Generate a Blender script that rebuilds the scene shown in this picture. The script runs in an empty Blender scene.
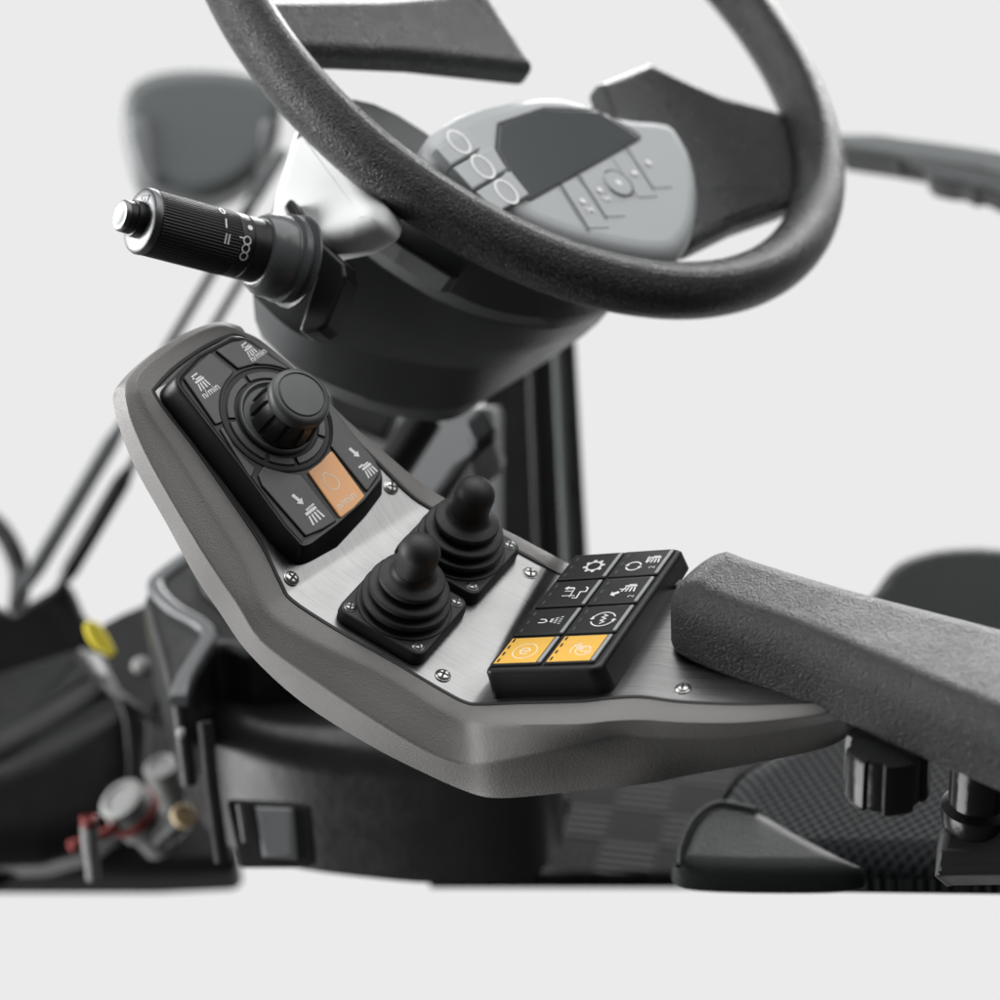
import bpy, bmesh, math, random
from mathutils import Vector, Matrix
random.seed(4)
V3 = Vector
PI = math.pi

# ------------------------------------------------------------------ scene, world frame and camera
scene = bpy.context.scene
COL = scene.collection
F = 2609.0                      # focal length of the photograph in its own pixels (1000 wide)
D0 = 1.2                        # distance to the joysticks
UP = V3((-0.04, -0.868, -0.495)).normalized()          # world up, in camera axes (right, down, forward)
FW = (V3((0, 0, 1)) - UP * V3((0, 0, 1)).dot(UP)).normalized()
RT = FW.cross(UP).normalized()
ROT = Matrix((RT, FW, UP))      # camera axes -> world axes
ANCHOR = V3(((415 - 500) / F, (610 - 500) / F, 1)) * D0
CAMPOS = V3((0, 0, 0.78)) - ROT @ ANCHOR
def W(c): return ROT @ c + CAMPOS
def Wd(c): return (ROT @ c).normalized()
def ray(px, py): return V3(((px - 500) / F, (py - 500) / F, 1))

cam_d = bpy.data.cameras.new('camera')
cam = bpy.data.objects.new('camera', cam_d); COL.objects.link(cam)
cm = (ROT @ Matrix(((1, 0, 0), (0, -1, 0), (0, 0, -1)))).to_4x4(); cm.translation = CAMPOS
cam.matrix_world = cm
cam_d.sensor_width = 36; cam_d.lens = 36 * F / 1000
cam_d.clip_start = 0.05; cam_d.clip_end = 200
cam_d.dof.use_dof = True; cam_d.dof.focus_distance = 1.19; cam_d.dof.aperture_fstop = 5.6
scene.camera = cam

class Plane:
    """a plane in camera axes; n points to the side we look at"""
    def __init__(s, n, px, py, depth=None, on=None, ex=None):
        s.n = V3(n).normalized()
        s.p = ray(px, py) * depth if on is None else on.hit(px, py)
        ex = V3(ex) if ex is not None else V3((1, 0, 0))
        s.ex = (ex - s.n * ex.dot(s.n)).normalized()
        s.ey = s.n.cross(s.ex)
        # on screen ey must point up, i.e. y negative in camera axes
        if s.ey.y > 0: s.ey = -s.ey
    def hit(s, px, py, off=0.0):
        r = ray(px, py)
        return r * (s.n.dot(s.p + s.n * off) / s.n.dot(r))
    def w(s, px, py, off=0.0): return W(s.hit(px, py, off))
    def to2(s, px, py, off=0.0):
        d = s.hit(px, py, off) - s.p
        return (d.dot(s.ex), d.dot(s.ey))
    def from2(s, x, y, h=0.0): return W(s.p + s.ex * x + s.ey * y + s.n * h)
    def frame(s, px, py, off=0.0):
        m = Matrix((Wd(s.ex), Wd(s.ey), Wd(s.n))).transposed()
        if m.determinant() < 0: m = Matrix((Wd(s.ex), -Wd(s.ey), Wd(s.n))).transposed()
        m = m.to_4x4(); m.translation = s.w(px, py, off); return m

nB = V3((0.228, -0.708, -0.668)); nC = V3((-0.268, -0.860, -0.438)); nA = V3((0.467, -0.473, -0.747))
Vb = V3((0.486, -0.512, 0.708))
PB = Plane(nB, 415, 610, D0, ex=(66, 38, -17.8))
PA = Plane(nA, 289, 598, on=PB, ex=(.82, -.57, .4))
PC = Plane(nC, 472, 704, on=PB, ex=(.833, .023, -.556))
UD = V3((.862, .142, -.49)); nD = UD.cross(Vb).normalized()
if nD.y > 0: nD = -nD
PD = Plane(nD, 632, 697, on=PC, ex=UD)

# ------------------------------------------------------------------ materials
MATS = {}
def mat(name, col, rough=.5, metal=0, spec=.5, bump=0, bscale=600, bdetail=3, kind='noise', coat=0, var=0.0, varscale=40, rvar=.0, sheen=0):
    m = bpy.data.materials.new(name); m.use_nodes = True
    nt = m.node_tree; N = nt.nodes; L = nt.links
    b = N['Principled BSDF']
    b.inputs['Base Color'].default_value = (*col, 1); b.inputs['Roughness'].default_value = rough
    b.inputs['Metallic'].default_value = metal; b.inputs['Specular IOR Level'].default_value = spec
    b.inputs['Coat Weight'].default_value = coat; b.inputs['Coat Roughness'].default_value = .15
    b.inputs['Sheen Weight'].default_value = sheen
    geo = N.new('ShaderNodeNewGeometry')
    src = geo.outputs['Position']
    if var:
        n = N.new('ShaderNodeTexNoise'); n.inputs['Scale'].default_value = varscale; n.inputs['Detail'].default_value = 6
        L.new(src, n.inputs['Vector'])
        mx = N.new('ShaderNodeMix'); mx.data_type = 'RGBA'
        mx.inputs[6].default_value = (*[c * (1 - var) for c in col], 1); mx.inputs[7].default_value = (*[min(1, c * (1 + var)) for c in col], 1)
        L.new(n.outputs['Fac'], mx.inputs[0]); L.new(mx.outputs[2], b.inputs['Base Color'])
    if rvar:
        n = N.new('ShaderNodeTexNoise'); n.inputs['Scale'].default_value = 55; n.inputs['Detail'].default_value = 7
        n.inputs['Roughness'].default_value = .7
        L.new(src, n.inputs['Vector'])
        r = N.new('ShaderNodeMapRange'); r.inputs['To Min'].default_value = max(.02, rough - rvar); r.inputs['To Max'].default_value = min(1, rough + rvar)
        r.inputs['From Min'].default_value = .3; r.inputs['From Max'].default_value = .7
        L.new(n.outputs['Fac'], r.inputs['Value']); L.new(r.outputs['Result'], b.inputs['Roughness'])
    if bump:
        bm_ = N.new('ShaderNodeBump'); bm_.inputs['Strength'].default_value = 1; bm_.inputs['Distance'].default_value = bump
        if kind == 'noise':
            t = N.new('ShaderNodeTexNoise'); t.inputs['Scale'].default_value = bscale; t.inputs['Detail'].default_value = bdetail
            L.new(src, t.inputs['Vector']); out = t.outputs['Fac']
        elif kind == 'grain':          # wrinkled moulded foam / leather grain
            w = N.new('ShaderNodeTexNoise'); w.inputs['Scale'].default_value = bscale * .6; w.inputs['Detail'].default_value = 2
            L.new(src, w.inputs['Vector'])
            a = N.new('ShaderNodeMixRGB'); a.blend_type = 'ADD'; a.inputs[0].default_value = .0045 * 600 / bscale * .5
            L.new(src, a.inputs[1]); L.new(w.outputs['Color'], a.inputs[2])
            t = N.new('ShaderNodeTexVoronoi'); t.feature = 'SMOOTH_F1'; t.inputs['Scale'].default_value = bscale
            t.inputs['Smoothness'].default_value = .6
            L.new(a.outputs[0], t.inputs['Vector'])
            n2 = N.new('ShaderNodeTexNoise'); n2.inputs['Scale'].default_value = bscale * .8; n2.inputs['Detail'].default_value = 4
            n2.inputs['Distortion'].default_value = 1.5
            L.new(src, n2.inputs['Vector'])
            s = N.new('ShaderNodeMath'); s.operation = 'MULTIPLY_ADD'; s.inputs[1].default_value = -.6
            L.new(t.outputs['Distance'], s.inputs[0]); L.new(n2.outputs['Fac'], s.inputs[2]); out = s.outputs[0]
        L.new(out, bm_.inputs['Height']); L.new(bm_.outputs['Normal'], b.inputs['Normal'])
    MATS[name] = m
    return m

M_frame = mat('taupe_grained_plastic', (.178, .172, .166), .5, bump=.00024, bscale=1500, bdetail=2, var=.06, varscale=900, rvar=.05)
M_black = mat('black_satin_plastic', (.010, .0105, .011), .36, spec=.4, bump=.00006, bscale=2600, rvar=.05)
M_blackfine = mat('black_key_plastic', (.013, .0135, .014), .42, spec=.4, bump=.00005, bscale=3000, rvar=.04)
M_keygrey = mat('charcoal_key_plastic', (.05, .051, .052), .38, bump=.00005, bscale=3000, rvar=.05)
M_knob = mat('grey_soft_knob_plastic', (.085, .088, .09), .42, bump=.00008, bscale=2200, rvar=.05)
M_rubber = mat('matt_black_rubber', (.016, .0165, .0175), .56, bump=.00008, bscale=1800, rvar=.06, var=.2, varscale=120)
M_gasket = mat('gasket_rubber', (.012, .012, .012), .6)
M_foam = mat('grained_armrest_foam', (.021, .0218, .0225), .39, bump=.0012, bscale=930, kind='grain', rvar=.06)
M_rim = mat('grained_wheel_foam', (.015, .0157, .0163), .29, bump=.0011, bscale=900, kind='grain', rvar=.05)
M_shroud = mat('dark_column_plastic', (.05, .052, .054), .38, bump=.0002, bscale=1500, rvar=.06, var=.1, varscale=60)
M_silver = mat('silver_grey_plastic', (.40, .42, .425), .4, bump=.00006, bscale=2000, rvar=.05)
M_silvd = mat('mid_grey_plastic', (.17, .18, .185), .42, bump=.00006, bscale=2000)
M_screen = mat('display_glass', (.07, .078, .082), .18, coat=.5)
M_white = mat('white_print', (.82, .82, .82), .5)
M_dim = mat('dim_grey_print', (.075, .077, .08), .5)
M_cream = mat('cream_print', (.93, .86, .72), .5)
M_orange = mat('salmon_orange_key', (.9, .46, .2), .45, var=.04, varscale=500)
M_yellow = mat('amber_yellow_key', (.84, .48, .075), .42, var=.05, varscale=400)
M_led = mat('grey_led_strip', (.36, .37, .37), .35)
M_steelscrew = mat('bright_screw_steel', (.55, .54, .53), .33, metal=1, rvar=.1)
M_darkscrew = mat('dark_screw_steel', (.3, .3, .3), .33, metal=1, rvar=.1)
M_recess = mat('screw_recess', (.008, .008, .008), .6)
M_chrome = mat('satin_chrome', (.13, .133, .136), .42, metal=1, rvar=.08)
M_gloss = mat('glossy_black_moulding', (.012, .0125, .013), .22, rvar=.06, bump=.00015, bscale=300)
M_pod = mat('dark_pedestal_moulding', (.022, .0225, .023), .33, rvar=.08, bump=.0002, bscale=200)
M_leather = mat('black_leather', (.010, .0115, .012), .45, spec=.22, bump=.0003, bscale=900, kind='grain', rvar=.06)
M_mirror = mat('grey_green_mirror_shell', (.12, .13, .13), .4)
M_post = mat('black_post_paint', (.008, .008, .0085), .3, rvar=.06)
M_panel = mat('grey_backing', (.2, .205, .21), .5)
M_tag = mat('yellow_tag_plastic', (.6, .5, .02), .5)
M_red = mat('red_plastic', (.17, .014, .012), .5)
M_valve = mat('pale_grey_valve', (.2, .205, .2), .55)
M_creamcap = mat('cream_cap', (.5, .38, .22), .5)
M_machine = mat('dark_machine_cover', (.011, .0115, .0118), .4, spec=.3, rvar=.06, bump=.0003, bscale=120)

mat('highlight_cowl', (.86, .87, .87), .52, rvar=.05)  # near-white colour carries the shroud's specular highlight
mat('bellows', (.10, .105, .108), .26, rvar=.08)
mat('lit_bevel', (.12, .125, .13), .35)  # paler tone carries the light on the collar bevel

def steel_mat():
    m = bpy.data.materials.new('brushed_stainless_steel'); m.use_nodes = True
    nt = m.node_tree; N = nt.nodes; L = nt.links; b = N['Principled BSDF']
    b.inputs['Metallic'].default_value = 1
    tc = N.new('ShaderNodeUVMap'); tc.uv_map = 'UVMap'
    mp = N.new('ShaderNodeMapping'); mp.inputs['Scale'].default_value = (14, 1050, 1)
    L.new(tc.outputs['UV'], mp.inputs['Vector'])
    n = N.new('ShaderNodeTexNoise'); n.inputs['Scale'].default_value = 1; n.inputs['Detail'].default_value = 5; n.inputs['Roughness'].default_value = .7
    L.new(mp.outputs['Vector'], n.inputs['Vector'])
    n2 = N.new('ShaderNodeTexNoise'); n2.inputs['Scale'].default_value = 30; n2.inputs['Detail'].default_value = 5
    L.new(tc.outputs['UV'], n2.inputs['Vector'])
    r = N.new('ShaderNodeMapRange'); r.inputs['To Min'].default_value = .18; r.inputs['To Max'].default_value = .42
    L.new(n.outputs['Fac'], r.inputs['Value']); L.new(r.outputs['Result'], b.inputs['Roughness'])
    mx = N.new('ShaderNodeMix'); mx.data_type = 'RGBA'
    mx.inputs[6].default_value = (.05, .05, .05, 1); mx.inputs[7].default_value = (.41, .41, .406, 1)
    ad = N.new('ShaderNodeMath'); ad.operation = 'MULTIPLY_ADD'; ad.inputs[1].default_value = .45
    L.new(n2.outputs['Fac'], ad.inputs[0])
    s = N.new('ShaderNodeMath'); s.operation = 'MULTIPLY'; s.inputs[1].default_value = .55; L.new(n.outputs['Fac'], s.inputs[0])
    L.new(s.outputs[0], ad.inputs[2]); L.new(ad.outputs[0], mx.inputs[0]); L.new(mx.outputs[2], b.inputs['Base Color'])
    bp = N.new('ShaderNodeBump'); bp.inputs['Distance'].default_value = .00006; L.new(n.outputs['Fac'], bp.inputs['Height'])
    L.new(bp.outputs['Normal'], b.inputs['Normal'])
    return m
M_steel = steel_mat()

def mesh_fabric():
    m = bpy.data.materials.new('black_spacer_mesh'); m.use_nodes = True
    nt = m.node_tree; N = nt.nodes; L = nt.links; b = N['Principled BSDF']
    b.inputs['Roughness'].default_value = .7; b.inputs['Specular IOR Level'].default_value = .15
    tc = N.new('ShaderNodeUVMap'); tc.uv_map = 'UVMap'
    mp = N.new('ShaderNodeMapping'); mp.inputs['Scale'].default_value = (235, 175, 1); mp.inputs['Rotation'].default_value = (0, 0, .5)
    L.new(tc.outputs['UV'], mp.inputs['Vector'])
    t = N.new('ShaderNodeTexVoronoi'); t.inputs['Scale'].default_value = 1; t.inputs['Randomness'].default_value = .06
    L.new(mp.outputs['Vector'], t.inputs['Vector'])
    cr = N.new('ShaderNodeValToRGB'); cr.color_ramp.elements[0].position = .26; cr.color_ramp.elements[1].position = .46
    cr.color_ramp.elements[0].color = (.0022, .0026, .003, 1); cr.color_ramp.elements[1].color = (.016, .018, .020, 1)
    L.new(t.outputs['Distance'], cr.inputs['Fac']); L.new(cr.outputs['Color'], b.inputs['Base Color'])
    bp = N.new('ShaderNodeBump'); bp.inputs['Distance'].default_value = .0015; L.new(t.outputs['Distance'], bp.inputs['Height'])
    L.new(bp.outputs['Normal'], b.inputs['Normal'])
    return m
M_mesh = mesh_fabric()

def floor_mat():
    m = bpy.data.materials.new('ribbed_rubber_floor'); m.use_nodes = True
    nt = m.node_tree; N = nt.nodes; L = nt.links; b = N['Principled BSDF']
    b.inputs['Roughness'].default_value = .55; b.inputs['Specular IOR Level'].default_value = .06
    tc = N.new('ShaderNodeNewGeometry')
    mp = N.new('ShaderNodeMapping'); mp.inputs['Scale'].default_value = (27, 27, 27); mp.inputs['Rotation'].default_value = (0, 0, .25)
    L.new(tc.outputs['Position'], mp.inputs['Vector'])
    ck = N.new('ShaderNodeTexChecker'); ck.inputs['Scale'].default_value = 1; L.new(mp.outputs['Vector'], ck.inputs['Vector'])
    w1 = N.new('ShaderNodeTexWave'); w1.bands_direction = 'X'; w1.inputs['Scale'].default_value = 1.6
    w2 = N.new('ShaderNodeTexWave'); w2.bands_direction = 'Y'; w2.inputs['Scale'].default_value = 1.6
    L.new(mp.outputs['Vector'], w1.inputs['Vector']); L.new(mp.outputs['Vector'], w2.inputs['Vector'])
    mx = N.new('ShaderNodeMixRGB'); L.new(ck.outputs['Fac'], mx.inputs[0]); L.new(w1.outputs['Color'], mx.inputs[1]); L.new(w2.outputs['Color'], mx.inputs[2])
    bp = N.new('ShaderNodeBump'); bp.inputs['Distance'].default_value = .0009; L.new(mx.outputs[0], bp.inputs['Height']); L.new(bp.outputs['Normal'], b.inputs['Normal'])
    cr = N.new('ShaderNodeMix'); cr.data_type = 'RGBA'; cr.inputs[6].default_value = (.0052, .0054, .0056, 1); cr.inputs[7].default_value = (.0068, .007, .0072, 1)
    L.new(mx.outputs[0], cr.inputs[0]); L.new(cr.outputs[2], b.inputs['Base Color'])
    return m
M_floor = floor_mat()

# ------------------------------------------------------------------ mesh building
class MB:
    def __init__(s): s.v = []; s.f = []; s.m = []; s.uv = None; s.mats = []
    def mi(s, m):
        if m not in s.mats: s.mats.append(m)
        return s.mats.index(m)
    def add(s, vs, fs, m):
        o = len(s.v); s.v += [V3(v) for v in vs]; k = s.mi(m)
        for f in fs: s.f.append([o + i for i in f]); s.m.append(k)
    def loft(s, loops, m, closed=True, cap0=True, cap1=True, ring=False):
        n = len(loops[0]); vs = [p for l in loops for p in l]; fs = []
        R = len(loops)
        for i in range(R if ring else R - 1):
            a = i * n; b2 = ((i + 1) % R) * n
            for j in range(n if closed else n - 1):
                k = (j + 1) % n
                fs.append([a + j, a + k, b2 + k, b2 + j])
        if closed and not ring:
            if cap0: fs.append(list(range(n))[::-1])
            if cap1: fs.append([(R - 1) * n + j for j in range(n)])
        s.add(vs, fs, m)
    def lathe(s, M, prof, m, seg=40, lobes=None):
        loops = []
        for r, h in prof:
            loops.append([M @ V3((r * math.cos(2 * PI * j / seg), r * math.sin(2 * PI * j / seg), h)) for j in range(seg)])
        s.loft(loops, m)
    def tube(s, pts, r, m, seg=14, caps=True):
        pts = [V3(p) for p in pts]; rr = r if isinstance(r, (list, tuple)) else [r] * len(pts)
        t0 = (pts[1] - pts[0]).normalized(); a = t0.orthogonal().normalized(); loops = []
        for i, p in enumerate(pts):
            t = (pts[min(i + 1, len(pts) - 1)] - pts[max(i - 1, 0)]).normalized()
            a = (a - t * a.dot(t)).normalized(); b = t.cross(a)
            loops.append([p + (a * math.cos(2 * PI * j / seg) + b * math.sin(2 * PI * j / seg)) * rr[i] for j in range(seg)])
        s.loft(loops, m, cap0=caps, cap1=caps)
    def slab(s, fr, poly, h0, h1, m, rt=.001, rb=0, seg=4, draft=0, top_m=None):
        """poly (2D metres in frame fr: 4x4) extruded h0..h1 along z with rounded edges"""
        if area2(poly) < 0: poly = poly[::-1]
        loops = []
        def put(ins, h): loops.append([fr @ V3((x, y, h)) for x, y in inset(poly, ins)])
        if rb:
            for i in range(seg + 1):
                a = PI / 2 * i / seg; put(-draft + rb * (1 - math.sin(a)), h0 + rb * (1 - math.cos(a)))
        else: put(-draft, h0)
        for i in range(seg + 1):
            a = PI / 2 * i / seg; put(rt * (1 - math.cos(a)), h1 - rt + rt * math.sin(a))
        put(rt + min(.0006, rt * .5), h1)
        s.loft(loops, m)
        if top_m is not None: s.m[-1] = s.mi(top_m)
    def poly(s, pts, m): s.add(pts, [list(range(len(pts)))], m)
    def ribbon(s, fr, pts, w, h, m, closed=False):
        P = [V3((p[0], p[1])) for p in pts]; n = len(P); L_, R_ = [], []
        for i in range(n):
            a = P[i - 1] if (i or closed) else None; c = P[(i + 1) % n] if (i < n - 1 or closed) else None
            d1 = (P[i] - a).normalized() if a is not None else None; d2 = (c - P[i]).normalized() if c is not None else None
            if d1 is None: d1 = d2
            if d2 is None: d2 = d1
            n1 = V3((-d1.y, d1.x)); n2 = V3((-d2.y, d2.x)); nn = n1 + n2
            nn = nn.normalized() if nn.length > 1e-6 else n1
            k = 1 / max(.45, nn.dot(n1)); off = nn * (w / 2 * k)
            L_.append(fr @ V3((*(P[i] + off), h))); R_.append(fr @ V3((*(P[i] - off), h)))
        fs = [[i, (i + 1) % n, n + (i + 1) % n, n + i] for i in range(n if closed else n - 1)]
        s.add(L_ + R_, fs, m)
    def flat(s, fr, poly2, h, m):
        s.poly([fr @ V3((x, y, h)) for x, y in poly2], m)
    def disc(s, fr, c, r, h, m, seg=24): s.flat(fr, [(c[0] + r * math.cos(2 * PI * i / seg), c[1] + r * math.sin(2 * PI * i / seg)) for i in range(seg)], h, m)
    def text(s, fr, txt, c, size, ang, h, m, bold=0.0):
        vs, fs = text_mesh(txt, bold)
        ca, sa = math.cos(ang), math.sin(ang)
        s.add([fr @ V3((c[0] + size * (x * ca - y * sa), c[1] + size * (x * sa + y * ca), h)) for x, y in vs], fs, m)
    def build(s, name, parent=None, smooth=35, mat_world=None, uv=None, wn=True, recalc=True):
        me = bpy.data.meshes.new(name)
        inv = Matrix.Identity(4)
        if parent is not None: inv = MW[parent.name].inverted()
        elif mat_world is not None: inv = mat_world.inverted()
        me.from_pydata([inv @ v for v in s.v], [], s.f)
        for m in s.mats: me.materials.append(m)
        for i, p in enumerate(me.polygons): p.material_index = s.m[i]; p.use_smooth = True
        if uv is not None:
            lay = me.uv_layers.new(name='UVMap')
            for lp in me.loops: lay.data[lp.index].uv = uv[lp.vertex_index]
        if recalc:
            b = bmesh.new(); b.from_mesh(me); bmesh.ops.recalc_face_normals(b, faces=b.faces[:]); b.to_mesh(me); b.free()
        me.set_sharp_from_angle(angle=math.radians(smooth))
        o = bpy.data.objects.new(name, me); COL.objects.link(o)
        if parent is not None: o.parent = parent; MW[o.name] = MW[parent.name].copy()
        else:
            M = mat_world if mat_world is not None else Matrix.Identity(4)
            o.matrix_world = M; MW[o.name] = M.copy()
        if wn:
            w = o.modifiers.new('wn', 'WEIGHTED_NORMAL'); w.keep_sharp = True
        return o
MW = {}
def area2(p): return sum(p[i - 1][0] * p[i][1] - p[i][0] * p[i - 1][1] for i in range(len(p)))
def seg_dist(p, a, b):
    ab = b - a; t = max(0, min(1, (p - a).dot(ab) / max(1e-12, ab.dot(ab)))); return (p - a - ab * t).length
def inset(poly, d):
    n = len(poly); out = []
    if abs(d) < 1e-9: return [tuple(p) for p in poly]
    P = [V3(p).to_2d() if len(p) > 2 else V3((p[0], p[1])) for p in poly]
    for i in range(n):
        a, b, c = P[i - 1], P[i], P[(i + 1) % n]
        d1 = (b - a); d2 = (c - b)
        d1 = d1.normalized() if d1.length > 1e-9 else d2.normalized(); d2 = d2.normalized() if d2.length > 1e-9 else d1
        n1 = V3((-d1.y, d1.x)); n2 = V3((-d2.y, d2.x)); nn = n1 + n2
        nn = nn.normalized() if nn.length > 1e-6 else n1
        k = 1 / max(.4, nn.dot(n1)); out.append(b + nn * d * k)
    if d > 0 and n > 4:
        ok = [min(seg_dist(q, P[j - 1], P[j]) for j in range(n)) > d * .93 for q in out]
        if any(ok) and not all(ok):
            good = [i for i in range(n) if ok[i]]
            for gi, g in enumerate(good):
                h = good[(gi + 1) % len(good)]; span = (h - g) % n or n
                for j in range(1, span):
                    out[(g + j) % n] = out[g] + (out[h] - out[g]) * (j / span)
    return [(q.x, q.y) for q in out]
def fillet(poly, r, seg=5):
    n = len(poly); out = []
    for i in range(n):
        ri = r[i] if isinstance(r, (list, tuple)) else r
        a, b, c = V3(poly[i - 1]), V3(poly[i]), V3(poly[(i + 1) % n])
        u = a - b; v = c - b; lu, lv = u.length, v.length
        if ri <= 0 or lu < 1e-7 or lv < 1e-7: out.append(tuple(b)); continue
        u /= lu; v /= lv; ang = math.acos(max(-1, min(1, u.dot(v))))
        if ang > PI - .08: out.append(tuple(b)); continue
        t = min(ri / math.tan(ang / 2), lu * .48, lv * .48)
        p0 = b + u * t; p2 = b + v * t
        for k in range(seg + 1):
            s = k / seg; q = p0 * (1 - s) ** 2 + b * 2 * s * (1 - s) + p2 * s * s
            out.append((q.x, q.y))
    return out
_TX = {}
def text_mesh(txt, bold):
    key = (txt, bold)
    if key in _TX: return _TX[key]
    cu = bpy.data.curves.new('lettering', 'FONT'); cu.body = txt; cu.align_x = 'CENTER'; cu.align_y = 'CENTER'; cu.offset = bold
    cu.resolution_u = 4
    ob = bpy.data.objects.new('lettering', cu); COL.objects.link(ob)
    dg = bpy.context.evaluated_depsgraph_get(); me = bpy.data.meshes.new_from_object(ob.evaluated_get(dg))
    r = ([(v.co.x, v.co.y) for v in me.vertices], [list(p.vertices) for p in me.polygons])
    bpy.data.objects.remove(ob); bpy.data.curves.remove(cu); bpy.data.meshes.remove(me)
    _TX[key] = r; return r
def thing(name, label, cat, M=None, group=None, loc=None):
    o = bpy.data.objects.new(name, None); COL.objects.link(o); o.empty_display_size = .02
    if M is None: M = Matrix.Translation(loc) if loc is not None else Matrix.Identity(4)
    o.matrix_world = M; MW[o.name] = M.copy()
    o['label'] = label; o['category'] = cat
    if group: o['group'] = group
    return o
def tag(o, label, cat, group=None):
    o['label'] = label; o['category'] = cat
    if group: o['group'] = group
    return o
def catmull(pts, k):
    out = []; n = len(pts)
    for i in range(n - 1):
        p0 = pts[max(i - 1, 0)]; p1 = pts[i]; p2 = pts[i + 1]; p3 = pts[min(i + 2, n - 1)]
        for j in range(k):
            t = j / k
            out.append(.5 * ((2 * p1) + (p2 - p0) * t + (2 * p0 - 5 * p1 + 4 * p2 - p3) * t * t + (3 * p1 - p0 - 3 * p2 + p3) * t ** 3))
    out.append(pts[-1].copy()); return out
def px2(plane, pts, off=0.0):
    """pixel polygon -> 2D metres in plane.frame at plane.p"""
    return [plane.to2(x, y, off) for x, y in pts]
def pf(plane, off=0.0):
    """4x4 frame (world) with origin plane.p, axes ex, ey, n"""
    m = Matrix((Wd(plane.ex), Wd(plane.ey), Wd(plane.n))).transposed().to_4x4()
    m.translation = W(plane.p + plane.n * off); return m
def circ(r, n=40, a0=0, a1=2 * PI, c=(0, 0)):
    full = abs(a1 - a0) > 6.28
    return [(c[0] + r * math.cos(a0 + (a1 - a0) * i / (n if full else n - 1)), c[1] + r * math.sin(a0 + (a1 - a0) * i / (n if full else n - 1))) for i in range(n)]

# ------------------------------------------------------------------ armrest console: taupe frame, bent steel plate, screws
FRONT = [  # plane, plate edge, land edge, crease, lower edge
 (PA,(153,391),(137,391),(125,396),(114.5,397)),
 (PA,(163,408),(148,413),(131,421),(119,420)),
 (PA,(195,448),(176,455),(150,462),(136,464)),
 (PA,(229,496),(208,507),(183,520),(169,523)),
 (PA,(262,545),(240,557),(213,567),(196,573)),
 (PA,(281,583),(259,598),(237,603),(221,610)),
 (PB,(292,600),(276,620),(261,641),(250,651)),
 (PB,(334,628),(322,647),(310,677),(302,699)),
 (PB,(394,662.5),(385,677),(375,720),(370,742)),
 (PB,(440,689.5),(432,707),(429,752),(425,770)),
 (PB,(464,702),(461,722),(464,764),(466,788)),
 (PC,(480,704.5),(484,724.5),(492,763),(494,794.5)),
 (PC,(520,703),(526,724),(535,754),(540,791.5)),
 (PC,(580,701.5),(580,723.5),(582,743.5),(585,786.5)),
 (PC,(608,698.5),(612,720.5),(618,734),(622,783)),
 (PD,(641,697),(645,719.5),(650,735),(652,779)),
 (PD,(680,702),(684,722),(690,736),(692,771)),
 (PD,(740,704.5),(744,722),(748,735),(752,760)),
 (PD,(809,703.5),(813,715),(818,724),(822,745)),
 (PD,(833,701),(841,708),(846,716),(850,731))]
BACK = [
 (PA,(246,342),(252,335)),(PA,(258,352),(266,344)),(PA,(296,386),(306,379)),(PA,(335,421),(346,419)),
 (PA,(372,458),(380,448)),(PA,(408,494),(414,477)),(PB,(432,510),(438,494)),(PB,(460,523),(467,510)),
 (PB,(490,538),(498,526)),(PB,(518,552.5),(525,540)),(PB,(545,567),(552,554.5)),(PC,(562,575.5),(570,564)),
 (PC,(590,581),(597,572)),(PC,(625,584),(630,575)),(PC,(650,586),(655,577)),(PD,(680,588),(684,580)),
 (PD,(710,597),(714,588)),(PD,(760,622),(764,613)),(PD,(820,656),(826,648)),(PD,(850,680),(858,676))]
TOPEND = [  # round the top of the rotary end, from front corner to back corner
 ((163,380),(138,379),(127,381),(117.5,386)),((178,366),(147,367),(138.5,366.5),(131.5,370)),((200,350.5),(168,350),(160.5,347.5),(158,349)),
 ((216,342),(194,334),(188.5,331.5),(187,332.5)),((232,336),(217,325),(214.5,322.5),(213.5,323)),((240,337),(231,326),(231.5,323.5),(231,323.8)),((244,339),(242,331),(243.5,329.5),(243,330))]
DEPTH = lambda i: (.0, -.0008, -.012, -.030) if i > 10 else ((.0, -.0008, -.010, -.026) if i > 5 else (.0, -.0008, -.005, -.016))
front_c = []
for i, (P, *l) in enumerate(FRONT):
    d = DEPTH(i); front_c.append([P.hit(x, y, d[k]) for k, (x, y) in enumerate(l)])
# even out the depth steps between the planes
for k in (2, 3):
    src = [f[k].copy() for f in front_c]
    for i in range(4, 17):
        zz = (src[i - 1].z + src[i].z * 2 + src[i + 1].z) / 4
        front_c[i][k] = src[i] * (zz / src[i].z)
back_c = []
for i, (P, a, b) in enumerate(BACK):
    p1 = P.hit(*b, -.0008); p0 = P.hit(*a); o = (p1 - p0).normalized(); d = DEPTH(i)
    back_c.append([p0, p1, p1 + P.n * -.008 + o * .002, p1 + P.n * d[3] + o * .001])
top_c = []
for i, q4 in enumerate(TOPEND):
    top_c.append([PA.hit(x, y, d_) for (x, y), d_ in zip(q4, (.0, -.0008, -.0045, -.011))])
K = 4
ring = []
fr_s = [catmull([f[k] for f in front_c], K) for k in range(4)]
bk_s = [catmull([f[k] for f in back_c], K) for k in range(4)]
tp_s = [catmull([front_c[0][k]] + [f[k] for f in top_c] + [back_c[0][k]], K) for k in range(4)]
NS = len(fr_s[0])
loops4 = [fr_s[k] + bk_s[k][::-1] + tp_s[k][1:-1][::-1] for k in range(4)]
nrm_ring = None
console = thing('armrest_console', 'taupe grey armrest control console with brushed steel face plate', 'control console', M=Matrix.Translation(PB.w(415, 690, -.03)))
mb = MB()
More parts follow.
